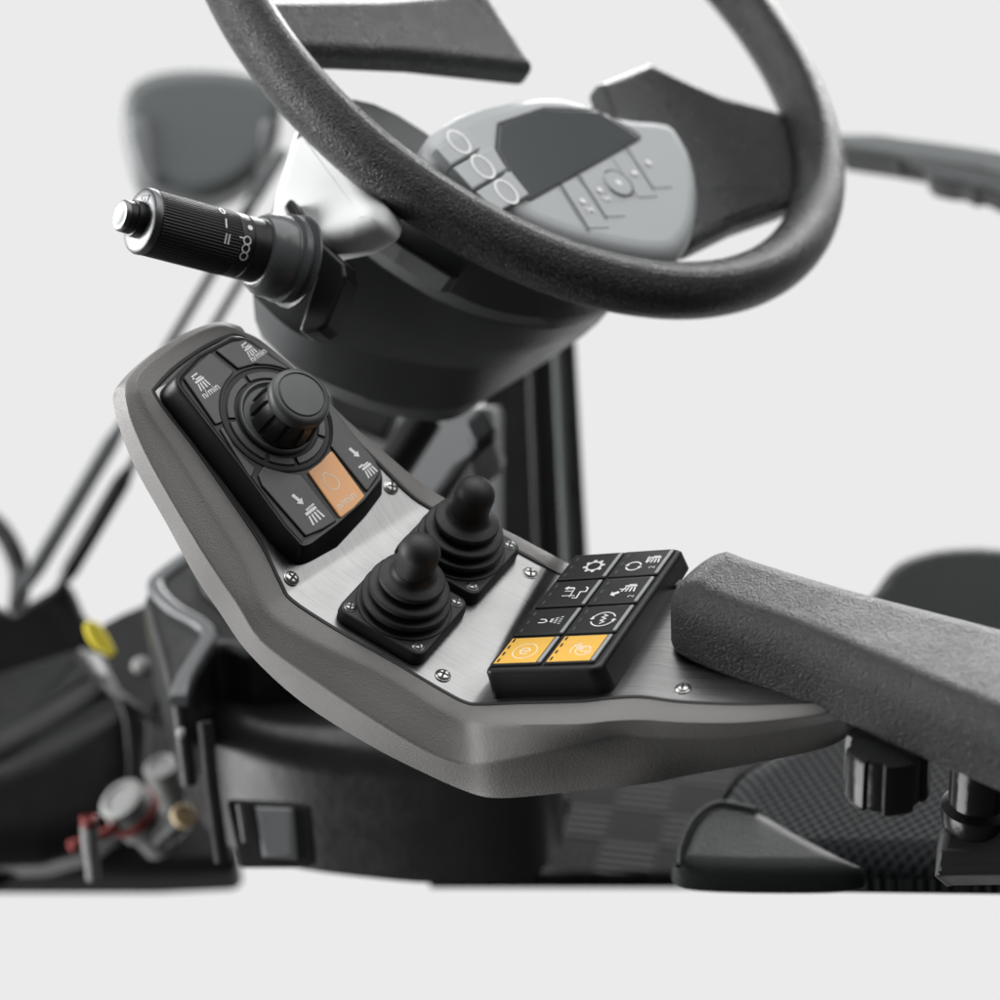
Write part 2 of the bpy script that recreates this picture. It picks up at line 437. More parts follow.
# frame cross-section: rounded at the land edge, small gasket step
def lerp(a, b, t): return a + (b - a) * t
L0, L1, L2, L3 = loops4
n_ring = len(L0)
def ringn(i):
    # local outward normal of the face plate at ring station i
    if i < NS: P = FRONT[min(i // K, len(FRONT) - 1)][0]
    elif i < 2 * NS: P = BACK[max(0, len(BACK) - 1 - (i - NS) // K)][0]
    else: P = PA
    return P.n
def smooth_n():
    ns = [ringn(i) for i in range(n_ring)]
    for _ in range(6): ns = [(ns[i - 1] + ns[i] + ns[(i + 1) % n_ring]).normalized() for i in range(n_ring)]
    return ns
RN = smooth_n()
prof = []
prof.append([L0[i] - RN[i] * .004 for i in range(n_ring)])
prof.append([lerp(L0[i], L1[i], .04) - RN[i] * .0004 for i in range(n_ring)])
prof.append([lerp(L0[i], L1[i], .14) + RN[i] * .0008 for i in range(n_ring)])
prof.append([lerp(L0[i], L1[i], .5) + RN[i] * .0008 for i in range(n_ring)])
prof.append([lerp(L0[i], L1[i], .82) + RN[i] * .0004 for i in range(n_ring)])
prof.append([lerp(L1[i], L2[i], .02) for i in range(n_ring)])
prof.append([lerp(L1[i], L2[i], .12) - RN[i] * .0006 for i in range(n_ring)])
prof.append([lerp(L1[i], L2[i], .5) for i in range(n_ring)])
prof.append([lerp(L1[i], L2[i], .93) for i in range(n_ring)])
prof.append([lerp(L2[i], L3[i], .03) for i in range(n_ring)])
prof.append([lerp(L2[i], L3[i], .10) for i in range(n_ring)])
prof.append([lerp(L2[i], L3[i], .6) for i in range(n_ring)])
prof.append([lerp(L2[i], L3[i], .95) for i in range(n_ring)])
prof.append([L3[i] - RN[i] * .002 for i in range(n_ring)])
mb.loft([[W(p) for p in l] for l in prof], M_frame, cap0=False, cap1=False)
# underside
last = prof[-1]
vs = [W(p) for p in last]; fs = []
for i in range(NS - 1): fs.append([i, i + 1, 2 * NS - 2 - i, 2 * NS - 1 - i])
fs.append([0] + [2 * NS - 1] + list(range(2 * NS, n_ring)))
mb.add(vs, fs, M_frame)
frame_o = mb.build('frame', console, smooth=50)
# gasket bead between plate and frame
mb = MB()
bead = [W(lerp(L0[i], L1[i], .03) + RN[i] * .0003) for i in range(n_ring)]
loops = []
for i in range(n_ring):
    t = (bead[(i + 1) % n_ring] - bead[i - 1]).normalized(); n = Wd(RN[i]); s_ = t.cross(n)
    loops.append([bead[i] + (s_ * math.cos(a) * .0011 + n * math.sin(a) * .0008) for a in [2 * PI * j / 8 for j in range(8)]])
mb.loft(loops, M_gasket, ring=True); mb.build('gasket', console)
# face plate
mb = MB(); uv = []
CR = 14
vs = []; lenu = 0; us = [0]
for i in range(1, NS): us.append(us[-1] + (fr_s[0][i] - fr_s[0][i - 1]).length)
for i in range(NS):
    for j in range(CR + 1):
        t = j / CR; vs.append(W(lerp(fr_s[0][i], bk_s[0][i], t))); uv.append((us[i], t * (fr_s[0][i] - bk_s[0][i]).length))
fs = [[i * (CR + 1) + j, (i + 1) * (CR + 1) + j, (i + 1) * (CR + 1) + j + 1, i * (CR + 1) + j + 1] for i in range(NS - 1) for j in range(CR)]
mb.add(vs, fs, M_steel)
capv = [W(p) for p in tp_s[0]]
o = len(mb.v); mb.add(capv, [list(range(len(capv)))], M_frame); uv += [(0, 0)] * len(capv)  # plate end takes the darker frame colour to paint the groove's shade
mb.build('face_plate', console, uv=uv, smooth=60, wn=False)

def screw(name, M, r, parent, m, cross_ang):
    b = MB()
    b.lathe(M, [(r * 1.04, -.0002), (r * 1.04, r * .08), (r * .98, r * .13), (r * .93, r * .14), (r * .90, r * .2), (r * .78, r * .33), (r * .55, r * .41), (r * .3, r * .43), (r * .05, r * .43)], m, seg=24)
    h = r * .445
    c, s_ = math.cos(cross_ang), math.sin(cross_ang)
    for q in (0, PI / 2):
        cq, sq = math.cos(cross_ang + q), math.sin(cross_ang + q)
        def pt(x, y, z): return M @ V3((x * cq - y * sq, x * sq + y * cq, z))
        w = r * .15; l = r * .66
        # four-sided drop: dark bar lying in the head with low ends
        b.add([pt(-l, -w, h * .95), pt(-l, w, h * .95), pt(-w, w, h), pt(-w, -w, h)], [[0, 1, 2, 3]], M_recess)
        b.add([pt(l, -w, h * .95), pt(l, w, h * .95), pt(w, w, h), pt(w, -w, h)], [[0, 1, 2, 3]], M_recess)
    b.add([M @ V3((r * .27 * math.cos(cross_ang + a), r * .27 * math.sin(cross_ang + a), h + .00001)) for a in (PI/4, 3*PI/4, 5*PI/4, 7*PI/4)], [[0, 1, 2, 3]], M_recess)
    return b.build(name, parent, smooth=40, wn=False)
for P, x, y, a in ((PA, 291.5, 578.5, .3), (PA, 391, 487.5, .9), (PB, 443, 675.5, .2), (PB, 530, 573.5, .6), (PD, 683, 688.5, .35)):
    screw('screw', P.frame(x, y, .0002), .0036, console, M_steelscrew, a)

# ------------------------------------------------------------------ rotary selector on the raised end
MODT = [(172,380),(196,354),(231,335),(247,336),(294,369),(340,422),(381,467),(384,478),(366,501),(338,526),(311,546),(302,548),(283,527),(237,464)]
MODB = [(156,395),(183,367),(218,347),(233,349),(281,382),(327,434),(378,481),(383,493),(365,517),(337,547),(310,562),(299,566),(270,543),(221,479)]
HM = .0125
rotary = thing('rotary_selector', 'black rotary dial panel with brush keys and one orange key at the raised console end', 'control panel', M=PA.frame(270, 440))
mb = MB()
fa = pf(PA)
def clos(pts, k):
    n = len(pts); out = []
    for i in range(n):
        p0, p1, p2, p3 = (V3(pts[(i + q) % n]) for q in (-1, 0, 1, 2))
        for j in range(k):
            t = j / k; out.append(tuple(lerp(p1, p2, t)))
    return out
top2 = px2(PA, MODT, HM); bot2 = px2(PA, MODB, 0.0)
# corner rounding with matching counts
RADS = [.006, .0, .0, .008, .0, .0, .006, .006, .0, .0, .006, .005, .0, .0]
def fillet_n(poly, rads, seg=5):
    n = len(poly); out = []
    for i in range(n):
        a, b, c = V3(poly[i - 1]), V3(poly[i]), V3(poly[(i + 1) % n])
        if rads[i] <= 0: out.append(tuple(b)); continue
        u = a - b; v = c - b; t = min(rads[i], u.length * .45, v.length * .45); p0 = b + u.normalized() * t; p2 = b + v.normalized() * t
        for k in range(seg + 1):
            s = k / seg; q = p0 * (1 - s) ** 2 + b * 2 * s * (1 - s) + p2 * s * s; out.append((q.x, q.y))
    return out
top2 = fillet_n(top2, RADS); bot2 = fillet_n(bot2, RADS)
def lay(poly, h): return [fa @ V3((x, y, h)) for x, y in poly]
mid2 = [tuple(lerp(V3(a), V3(b), .85)) for a, b in zip(bot2, top2)]
if area2(top2) < 0: top2.reverse(); bot2.reverse(); mid2.reverse()
mb.loft([lay(bot2, .0002), lay([tuple(lerp(V3(a), V3(b), .12)) for a, b in zip(bot2, top2)], .0016), lay(mid2, HM * .82), lay(inset(top2, .0002), HM * .95), lay(inset(top2, .0009), HM), lay(inset(top2, .0018), HM * 1.0), lay(inset(top2, .0026), HM - .0006), lay(inset(top2, .0034), HM - .0008)], M_blackfine, cap0=False)
mb.build('housing', rotary, smooth=40)
cxy = PA.to2(276.6, 418, HM)
RC = V3(cxy)
def ringclip(poly, r):
    """push polygon points that fall inside radius r (about the dial) out onto it"""
    out = []
    for x, y in poly:
        d = V3((x, y)) - RC
        if d.length < r: d = d.normalized() * r
        q = RC + d; out.append((q.x, q.y))
    return out
def dens(poly, k=8):
    n = len(poly); return [tuple(lerp(V3(poly[i]), V3(poly[(i + 1) % n]), j / k)) for i in range(n) for j in range(k)]
HK = HM + .0004
def key_a(px, m, rr=.0288, r=.0011, h=HK):
    p = px2(PA, px, HM); p = fillet(p, r, 3); p = ringclip(dens(p, 5), rr)
    b = MB(); b.slab(fa, p, HM - .004, h, m, rt=.0006, seg=3)
    return b
# icon frame on plane A: x along the lettering, y towards the top end
exA = (PA.hit(263, 431, HM) - PA.hit(300, 404, HM)); exA = -exA.normalized(); eyA = PA.n.cross(exA)
if eyA.y > 0: eyA = -eyA
def icon_frame(P, ex, ey, px, py, off):
    m = Matrix((Wd(ex), Wd(ey), Wd(P.n))).transposed().to_4x4(); m.translation = W(P.hit(px, py, off)); return m
mm = .001
def ic_brush(b, fr, s=1.0, m=None, num=None, arrow=True):
    """scrubbing brush head: bar, four slanting bristles, small link and arm"""
    m = m or M_white; q = mm * s
    b.flat(fr, [(-3.3*q, .0), (3.3*q, .0), (3.3*q, 1.3*q), (-3.3*q, 1.3*q)], 0, m)
    b.flat(fr, [(-1.6*q, 1.6*q), (2.6*q, 1.6*q), (2.6*q, 2.4*q), (-1.6*q, 2.4*q)], 0, m)
    for i in range(4):
        x0 = (-2.9 + i * 1.65) * q; x1 = x0 * 1.22 + (.9 - .45 * i) * -q * .6
        b.flat(fr, [(x0, -.5*q), (x0 + .95*q, -.5*q), (x1 + .8*q, -4.6*q), (x1 - .2*q, -4.6*q)], 0, m)
    if arrow:
        b.flat(fr, [(-2.6*q, 3.9*q), (1.9*q, 3.9*q), (1.9*q, 4.8*q), (-2.6*q, 4.8*q)], 0, m)
        b.flat(fr, [(-3.4*q, 2.6*q), (-1.4*q, 2.6*q), (-2.2*q, 4.1*q)], 0, m)
def ic_arrow(b, fr, l, w, ang, m=None, c=(0, 0)):
    m = m or M_white; ca, sa = math.cos(ang), math.sin(ang)
    def t(x, y): return (c[0] + x * ca - y * sa, c[1] + x * sa + y * ca)
    b.flat(fr, [t(-l/2, -w*.28), t(l*.1, -w*.28), t(l*.1, w*.28), t(-l/2, w*.28)], 0, m)
    b.flat(fr, [t(l*.1, -w*.7), t(l/2, 0), t(l*.1, w*.7)], 0, m)
PR = HK + .00012
def ifa(x, y): return icon_frame(PA, exA, eyA, x, y, PR)
b = key_a([(183,378),(210,352.5),(234,371.5),(221,392),(224.5,421.5),(215.5,425)], M_keygrey)
ic_brush(b, ifa(200.5, 381), .9); b.text(ifa(210.5, 391), 'n/min', (0, 0), .0050, 0, 0, M_white, .012); b.build('key', rotary)
b = key_a([(215,350.5),(230,343),(245,339.5),(290,369),(277,371),(256,364),(238,369)], M_keygrey)
ic_brush(b, ifa(249, 349), .78); b.text(ifa(258, 355), 'n/min', (0, 0), .0048, 0, 0, M_white, .012); b.build('key', rotary)
b = key_a([(331,447),(328.5,412),(330,405),(374,459),(379,468),(378,476),(367,492)], M_keygrey)
ic_arrow(b, ifa(354.5, 452.5), .0062, .0030, -PI/2 + .18)
ic_brush(b, ifa(367.5, 467.5), .95, arrow=False); b.flat(ifa(361, 466), [(-.0016,-.0005),(.0014,-.0005),(.0014,.0005),(-.0016,.0005)], 0, M_white); b.build('key', rotary)
b = key_a([(307.5,472),(320,463),(331.5,450.5),(365,496.5),(353.6,508.5),(340.5,518.5)], M_orange)
fr = ifa(331.5, 482); q = mm
pts = [(math.cos(a) * .0036, math.sin(a) * .0042) for a in [PI/2 + .5 + (2*PI - 1.0) * i / 26 for i in range(27)]]
b.ribbon(fr, pts + [(.0012, .0052), (-.0012, .0052), pts[0]], .00042, 0, M_cream)
b.text(ifa(346, 500.5), 'n/min', (0, 0), .0058, 0, 0, M_cream, .0)
o = b.build('key', rotary); o['label'] = 'salmon orange key with a pale outline symbol'
b = key_a([(258,475.5),(264,466),(272,469),(288,473.5),(301,474.5),(337,521),(322.5,529.5),(305.8,536.5),(262,486)], M_keygrey)
ic_arrow(b, ifa(298, 499.5), .0068, .0033, -PI/2 + .18)
ic_brush(b, ifa(312, 512), 1.15, arrow=False); b.flat(ifa(311, 506), [(-.0018,-.0005),(.0022,-.0005),(.0022,.0005),(-.0018,.0005)], 0, M_white)
b.build('key', rotary)
# blank recessed side panel edge between the two left keys
b = key_a([(219,428),(226.5,427),(234,446),(246,459),(256,468),(251,479)], M_keygrey, h=HM + .0001); b.build('blank_panel', rotary)
# black surround trough, ring segments and dial
fd = fa @ Matrix.Translation((cxy[0], cxy[1], 0))
def annulus(b, fr, r0, r1, h0, h1, m, a0=0, a1=2*PI, n=64, e=.0005):
    full = a1 - a0 > 6.28; L_ = []
    prof_ = [(r0, h0), (r0, h1 - e), (r0 + e, h1), (r1 - e, h1), (r1, h1 - e), (r1, h0)]
    N_ = n if full else max(8, int(n * (a1 - a0) / 6.28))
    for k in range(N_ if full else N_ + 1):
        a = a0 + (a1 - a0) * k / N_
        L_.append([fr @ V3((r * math.cos(a), r * math.sin(a), h)) for r, h in prof_])
    b.loft(L_, m, ring=full, cap0=not full, cap1=not full)
b = MB(); b.lathe(fd, [(.0284, HM - .004), (.0284, HM - .0002), (.0276, HM + .0001), (.0274, HM - .0006), (.0001, HM - .0006)], M_gasket, seg=72); b.build('dial_well', rotary)
off0 = math.atan2(*(lambda d: (d.y, d.x))(V3(PA.to2(240, 375, HM)) - RC))
cuts = sorted([math.atan2((V3(PA.to2(x, y, HM)) - RC).y, (V3(PA.to2(x, y, HM)) - RC).x) % (2*PI) for x, y in ((243.5, 375.5), (231, 420), (266, 462), (298, 466.5), (327, 440))])
for i in range(len(cuts)):
    a0 = cuts[i]; a1 = cuts[(i + 1) % len(cuts)]
    if a1 < a0: a1 += 2 * PI
    midp = RC + V3((math.cos((a0 + a1) / 2), math.sin((a0 + a1) / 2))) * .024
    b = MB(); annulus(b, fd, .0212, .0252, HM - .003, HM + .0004, M_keygrey, a0 + .05, a1 - .05)
    b.build('ring_segment', rotary)
b = MB(); b.lathe(fd, [(.0196, HM - .003), (.0196, HM + .0012), (.0190, HM + .0020), (.0182, HM + .0022), (.0176, HM + .0012), (.0166, HM + .0004), (.0001, HM + .0002)], M_knob, seg=72); dial = b.build('dial_ring', rotary)
# knob: fluted grip, grey cap ring, cap
ks_ = V3(PA.to2(282, 419.5, HM)) - RC; KS = (ks_.x, ks_.y)
kn = MB(); SEG = 120; loops = []
fdd = fa @ Matrix.Translation((cxy[0] + KS[0], cxy[1] + KS[1], 0))
for r0, h in ((.0164, .0), (.0164, .0012), (.0152, .0125), (.0142, .0150)):
    l = []
    for j in range(SEG):
        a = 2 * PI * j / SEG; f = (a / (2 * PI) * 12) % 1
        notch = .0016 if (.0 <= f < .2) and h > .0005 else 0
        l.append(fdd @ V3(((r0 - notch) * math.cos(a), (r0 - notch) * math.sin(a), HM + .0006 + h)))
    loops.append(l)
kn.loft(loops, M_keygrey); knob = kn.build('knob', rotary, smooth=30)
b = MB(); b.lathe(fdd, [(.0128, HM + 0.0160), (.0146, HM + 0.0163), (.0151, HM + 0.0172), (.0151, HM + 0.0200), (.0146, HM + 0.0217), (.0134, HM + 0.0227), (.0121, HM + 0.0229), (.0117, HM + 0.0223), (.0001, HM + 0.0223)], M_knob, seg=72)
b.build('cap_ring', knob)
b = MB(); b.lathe(fdd, [(.0113, HM + .0220), (.0113, HM + .0226), (.0107, HM + .0231), (.007, HM + .0233), (.0001, HM + .0234)], M_knob, seg=64); b.build('cap', knob)

# ------------------------------------------------------------------ two mini joysticks
def joystick(px, py, label):
    M = PB.frame(px, py, .0003)
    ux = (PB.hit(px + 66, py + 38) - PB.hit(px, py)); ux = ux.normalized(); uy = PB.n.cross(ux)
    M = Matrix((Wd(ux), Wd(uy), Wd(PB.n))).transposed(); M = M.to_4x4(); M.translation = PB.w(px, py, .0003)
    t = thing('joystick', label, 'joystick', M=M, group='rubber booted joysticks on the face plate')
    b = MB(); s = .0232
    sq = fillet([(-s, -s), (s, -s), (s, s), (-s, s)], .0062, 7)
    b.slab(M, sq, 0, .0026, M_gasket, rt=.0004, seg=2, draft=0); b.build('gasket', t)
    b = MB(); s = .0229; sq = fillet([(-s, -s), (s, -s), (s, s), (-s, s)], .006, 8)
    b.slab(M, sq, .0027, .0066, M_rubber, rt=.0012, seg=4, draft=.0005); b.build('base_plate', t)
    z = .0064
    b = MB(); prof = [(.0224, -.0005), (.0223, .0008), (.0216, .0013), (.0190, .0012), (.0172, .0016), (.0172, .0022), (.0203, .0036), (.0209, .0043), (.0209, .0060), (.0204, .0066), (.0180, .0071), (.0150, .0074), (.0150, .0080), (.0180, .0094), (.0188, .0102), (.0188, .0118), (.0182, .0124), (.0160, .0129), (.0126, .0132), (.0126, .0138), (.0148, .0152), (.0155, .0160), (.0155, .0176), (.0149, .0183), (.0118, .0192), (.0104, .0200), (.0098, .0210), (.0094, .0224)]
    b.lathe(M, [(r, h * 1.06 + z) for r, h in prof], M_rubber, seg=72); b.build('boot', t, smooth=42)
    b = MB(); pr = [(.0093, .0228), (.0091, .0262), (.0093, .0305), (.0096, .0345)]
    for i in range(1, 11):
        a = PI / 2 * i / 10; pr.append((max(.00005, .0096 * math.cos(a)), .0345 + .0088 * math.sin(a)))
    b.lathe(M, [(r, h + z) for r, h in pr], M_rubber, seg=48); b.build('grip', t, smooth=60)
    for k, (x, y) in enumerate(((-1, -1), (1, -1), (1, 1), (-1, 1))):
        screw('screw', M @ Matrix.Translation((x * .0181, y * .0181, .0066)), .0029, t, M_darkscrew, .4 + k * .7)
    return t
joystick(401, 614.5, 'front joystick nearest the viewer, black bellows boot, at the lower edge of the steel plate')
joystick(455.5, 556.5, 'rear joystick behind the other one, black bellows boot, beside the far taupe edge')

# ------------------------------------------------------------------ keypad
HP = .0135
keypad = thing('keypad', 'black eight key switch pad with two amber keys in front of the armrest', 'keypad', M=PC.frame(550, 660))
fc = pf(PC)
corn = {'FL': (486.5, 670), 'FR': (597, 667.5), 'BR': (680, 548.5), 'BL': (575.5, 555.5)}
top2 = px2(PC, [corn['FL'], corn['FR'], corn['BR'], corn['BL']], HP)
bot2 = px2(PC, [(491.5, 698), (611, 695), (691, 566), (586, 576)], 0)
tp = fillet_n(top2, [.003, .005, .003, .002], 6); bt = fillet_n(bot2, [.003, .007, .004, .002], 6)
tp = inset(tp if area2(tp) > 0 else tp[::-1], -.0011)
if area2(bt) < 0: bt.reverse()
def layc(p, h): return [fc @ V3((x, y, h)) for x, y in p]
mb = MB()
lo = [layc(bt, .0002), layc([tuple(lerp(V3(a), V3(c), .05)) for a, c in zip(bt, tp)], .0012), layc([tuple(lerp(V3(a), V3(c), .8)) for a, c in zip(bt, tp)], HP - .0028)]
for i in range(1, 6):
    a = PI / 2 * i / 5; lo.append(layc(inset(tp, .0018 * (1 - math.cos(a)) - .0004 * (1 - i / 5)), HP - .0028 + .0028 * math.sin(a)))
lo.append(layc(inset(tp, .0026), HP))
mb.loft(lo, M_black, cap0=False); mb.build('housing', keypad, smooth=40)
Q = [V3(PC.to2(x, y, HP)) for x, y in ((488, 668), (594.5, 664.5), (677.5, 549.5), (575.5, 556.5))]
def bil(s, t): return (Q[0] * (1 - s) + Q[1] * s) * (1 - t) + (Q[3] * (1 - s) + Q[2] * s) * t
HKP = HP + .0011
exC = (PC.hit(600, 640, HP) - PC.hit(550, 641, HP)).normalized(); eyC = (PC.hit(560, 577, HP) - PC.hit(492, 665, HP)).normalized()
def ifc(x, y): return icon_frame(PC, exC, (eyC - exC * eyC.dot(exC)).normalized(), x, y, HKP + .00014)
for r in range(4):
    for c in range(2):
        s0, s1 = c * .5 + .008, c * .5 + .492; t0, t1 = r * .25 + .006, r * .25 + .244
        p = [tuple(bil(s0, t0)), tuple(bil(s1, t0)), tuple(bil(s1, t1)), tuple(bil(s0, t1))]
        yel = r == 0
        b = MB(); b.slab(fc, fillet(p, .0012, 3), HP - .002, HKP, M_blackfine, rt=.0007, seg=3)
        def sub(u0, v0, u1, v1): return [tuple(bil(s0 + (s1 - s0) * u, t0 + (t1 - t0) * v)) for u, v in ((u0, v0), (u1, v0), (u1, v1), (u0, v1))]
        if yel: b.flat(fc, sub(.07, .05, .90, .95), HKP + .00008, M_yellow)
        # led strip raised at the right end
        b.slab(fc, fillet(sub(.925, .05, .995, .95), .0004, 2), HKP - .0004, HKP + .0003, M_led, rt=.0002, seg=2)
        for k in range(3 if not yel else 4):     # dashes on the left end
            v = (.12 + k * .31) if not yel else (.10 + k * .235)
            b.flat(fc, sub(.11, v, .15, v + .12), HKP + .00016, M_dim if not yel else M_recess)
        cx, cy = {(0,0): (525, 651), (0,1): (582, 649.5), (1,0): (551.5, 620.5), (1,1): (603, 619), (2,0): (574, 592.5), (2,1): (622, 592.5), (3,0): (594, 566), (3,1): (636, 565)}[(r, c)]
        fr = ifc(cx, cy); w = .00062
        if (r, c) == (0, 0):
            b.ribbon(fr, circ(.0058, 40), .00045, 0, M_cream, closed=True)
            b.ribbon(fr, [(-.0022, .0), (.0022, .0)] + [(.0023 * math.cos(a), .0023 * math.sin(a)) for a in [.25 + 5.3 * i / 20 for i in range(21)]], .0006, 0, M_cream)
        elif (r, c) == (0, 1):
            for k, (rr, a0, a1, dx) in enumerate(((.0042, 2.2, 6.1, .0012), (.0028, -1.2, 3.4, .0012), (.0016, 1.0, 6.0, .0012), (.0055, 1.9, 3.6, 0))):
                b.ribbon(fr, [(dx + rr * math.cos(a), rr * math.sin(a)) for a in [a0 + (a1 - a0) * i / 16 for i in range(17)]], .00045, 0, M_cream)
            for k in range(3): b.ribbon(fr, [(-.0052 + k * .0014, .0042), (-.0022 + k * .0014, .0006)], .0004, 0, M_cream)
        elif (r, c) == (1, 0):
            b.ribbon(fr, [(-.0062, -.0016), (-.0034, -.0016), (-.0022, -.0006), (-.0034, .0010), (-.0060, .0012)], .0008, 0, M_white)
            for dy in (-.0022, -.0006, .0010, .0026):
                for k in range(3): b.ribbon(fr, [(-.0006 + k * .0022, dy * (.45 + .3 * k)), (.0008 + k * .0022, dy * (.58 + .3 * k))], .0006, 0, M_white)
        elif (r, c) == (1, 1):
            for a0 in (.35, .35 + PI):
                b.ribbon(fr, [(.0056 * math.cos(a), .0056 * math.sin(a)) for a in [a0 + 2.5 * i / 18 for i in range(19)]], .0007, 0, M_white)
                ic_arrow(b, fr, .0028, .0022, a0 + 2.5 + PI/2 + .2, c=(.0056 * math.cos(a0 + 2.6), .0056 * math.sin(a0 + 2.6)))
            b.ribbon(fr, [(-.0010, .0040), (.0012, .0028), (-.0010, .0016), (.0012, .0003), (-.0010, -.0010), (.0012, -.0022), (-.0006, -.0036)], .0007, 0, M_white)
        elif (r, c) == (2, 0):
            ic_arrow(b, fr, .0050, .0024, PI, c=(-.0038, .0040))
            b.ribbon(fr, [(-.0052, .0014), (-.0010, .0014)], w, 0, M_white); b.ribbon(fr, [(-.0052, -.0026), (.0014, -.0026)], w, 0, M_white)
            b.ribbon(fr, [(-.0010, .0040), (-.0010, -.0038)], w, 0, M_white)
            b.ribbon(fr, [(.0006, -.0046), (.0030, -.0046), (.0030, .0006), (.0058, .0006), (.0058, .0036), (.0044, .0046)], .0008, 0, M_white)
        elif (r, c) == (2, 1):
            ic_brush(b, ifc(631, 586.5), .9, arrow=False); b.flat(ifc(623, 589), [(-.0016,-.0004),(.0016,-.0004),(.0016,.0004),(-.0016,.0004)], 0, M_white)
            ic_arrow(b, ifc(614.5, 593.5), .0044, .0036, PI + .6); b.text(ifc(631, 596), '2', (0, 0), .0042, PI/2, 0, M_white)
        elif (r, c) == (3, 0):
            b.ribbon(fr, circ(.0036, 36), .0011, 0, M_white, closed=True)
            for k in range(8):
                a = k * PI / 4 + .2; ca, sa = math.cos(a), math.sin(a)
                b.flat(fr, [(x * ca - y * sa, x * sa + y * ca) for x, y in ((.0038, -.0010), (.0054, -.0007), (.0054, .0007), (.0038, .0010))], 0, M_white)
        else:
            f2 = ifc(633.5, 566)
            for a0 in (.2, .2 + PI):
                b.ribbon(f2, [(.0035 * math.cos(a), .0035 * math.sin(a)) for a in [a0 + 2.5 * i / 14 for i in range(15)]], .0009, 0, M_white)
                ic_arrow(b, f2, .0024, .0022, a0 + 2.5 + PI/2 + .2, c=(.0035 * math.cos(a0 + 2.6), .0035 * math.sin(a0 + 2.6)))
            ic_brush(b, ifc(655.5, 558), .85, arrow=False); b.flat(ifc(648, 559), [(-.0004,-.0026),(.0004,-.0026),(.0004,.0022),(-.0004,.0022)], 0, M_white)
            b.text(ifc(652, 567), '2', (0, 0), .0042, PI/2, 0, M_white)
        o = b.build('key', keypad)
        if yel: o['label'] = 'amber key with pale %s symbol' % ('letter e in a circle' if c == 0 else 'swirl')

# ------------------------------------------------------------------ padded armrest
nT = UP
PP = Plane(nT, 690, 655, on=PD, ex=(.80, .27, -.53))
PP.p = PP.p + PP.n * .0012
arm = thing('padded_armrest', 'thick black grained foam armrest resting on the end of the console', 'armrest', M=PP.frame(760, 680))
fp = pf(PP)
foot = [(674,652),(684,659.5),(712,672.5),(755,688),(798,704),(856,730),(928,763),(1000,794),(1100,842),(1180,880),(1250,800),(1190,750),(1100,714),(1000,683),(856,644),(760,614),(742,607),(727,603),(708,607),(692,617),(676,632),(671,642)]
p2 = px2(PP, foot)
p2c = [V3(x) for x in p2]
sm = []
n = len(p2c)
for i in range(n):
    p0, p1, p2_, p3 = p2c[i - 1], p2c[i], p2c[(i + 1) % n], p2c[(i + 2) % n]
    for j in range(4):
        t = j / 4
        q = .5 * ((2 * p1) + (p2_ - p0) * t + (2 * p0 - 5 * p1 + 4 * p2_ - p3) * t * t + (3 * p1 - p0 - 3 * p2_ + p3) * t ** 3); sm.append((q.x, q.y))
mb = MB(); mb.slab(fp, sm, .0, .0335, M_foam, rt=.0145, rb=.003, seg=12)
mb.build('pad', arm, smooth=60)
# clamping knob hanging under the pad
kw = PP.frame(888, 742, -.001)
b = MB(); loops = []
for r, h in ((.006, .0), (.0175, -.0005), (.0182, -.003), (.0184, -.023), (.0174, -.0255), (.0150, -.0265)):
    loops.append([kw @ V3(((r * (1 - .13 * (math.cos(a * 5 + .6) > .45))) * math.cos(a), (r * (1 - .13 * (math.cos(a * 5 + .6) > .45))) * math.sin(a), h)) for a in [2 * PI * j / 96 for j in range(96)]])
b.loft(loops, M_gloss); b.build('clamping_knob', arm, smooth=40)

# ------------------------------------------------------------------ steering wheel with the display in its hub
nW = V3((.4845, -.5989, -.6376)).normalized()
WC = ray(528.56, 25.47) * 1.4278
PW = Plane(nW, 528.56, 25.47, 1.4278, ex=(.86, -.5, 0))
fw = pf(PW)
wheel = thing('steering_wheel', 'black grained steering wheel in front of the silver display', 'steering wheel', M=fw)
mb = MB(); RW = .19; rw = .0148; loops = []
for i in range(180):
    a = 2 * PI * i / 180
    loops.append([fw @ V3(((RW + rw * math.cos(b_)) * math.cos(a), (RW + rw * math.cos(b_)) * math.sin(a), rw * 1.02 * math.sin(b_))) for b_ in [2 * PI * j / 28 for j in range(28)]])
mb.loft(loops, M_rim, ring=True); mb.build('rim', wheel, wn=False)
def slabpx(mbx, P, px, h0, h1, m, rt=.002, rb=0, seg=4, rr=0, draft=0, sm=0):
    p = px2(P, px, h1)
    if sm:
        q = [V3(x) for x in p]; n = len(q); o = []
        for i in range(n):
            a, b, c, d = q[i - 1], q[i], q[(i + 1) % n], q[(i + 2) % n]
            for j in range(sm):
                t = j / sm; z = .5 * ((2 * b) + (c - a) * t + (2 * a - 5 * b + 4 * c - d) * t * t + (3 * b - a - 3 * c + d) * t ** 3); o.append((z.x, z.y))
        p = o
    if rr: p = fillet(p, rr, 5)
    mbx.slab(pf(P), p, h0, h1, m, rt=rt, rb=rb, seg=seg, draft=draft)
mb = MB()
slabpx(mb, PW, [(640,190),(690,246),(699,243),(742,222),(788,206),(812,196),(836,176),(838,150),(826,130),(790,112),(720,92),(650,60),(600,80)], -.022, -.007, M_rim, rt=.006, rb=.004, rr=.004)
mb.build('spoke', wheel)
# spoke on the far side, seen between the rim and the display
mb = MB(); h = [(-.165, .018), (-.188, .030), (-.188, -.030), (-.165, -.018), (-.09, -.021), (-.01, -.03), (-.01, .03), (-.09, .021)]
mb.slab(fw, fillet([(x, y) for x, y in h], .006), -.018, -.002, M_rim, rt=.006, rb=.004); mb.build('spoke', wheel)

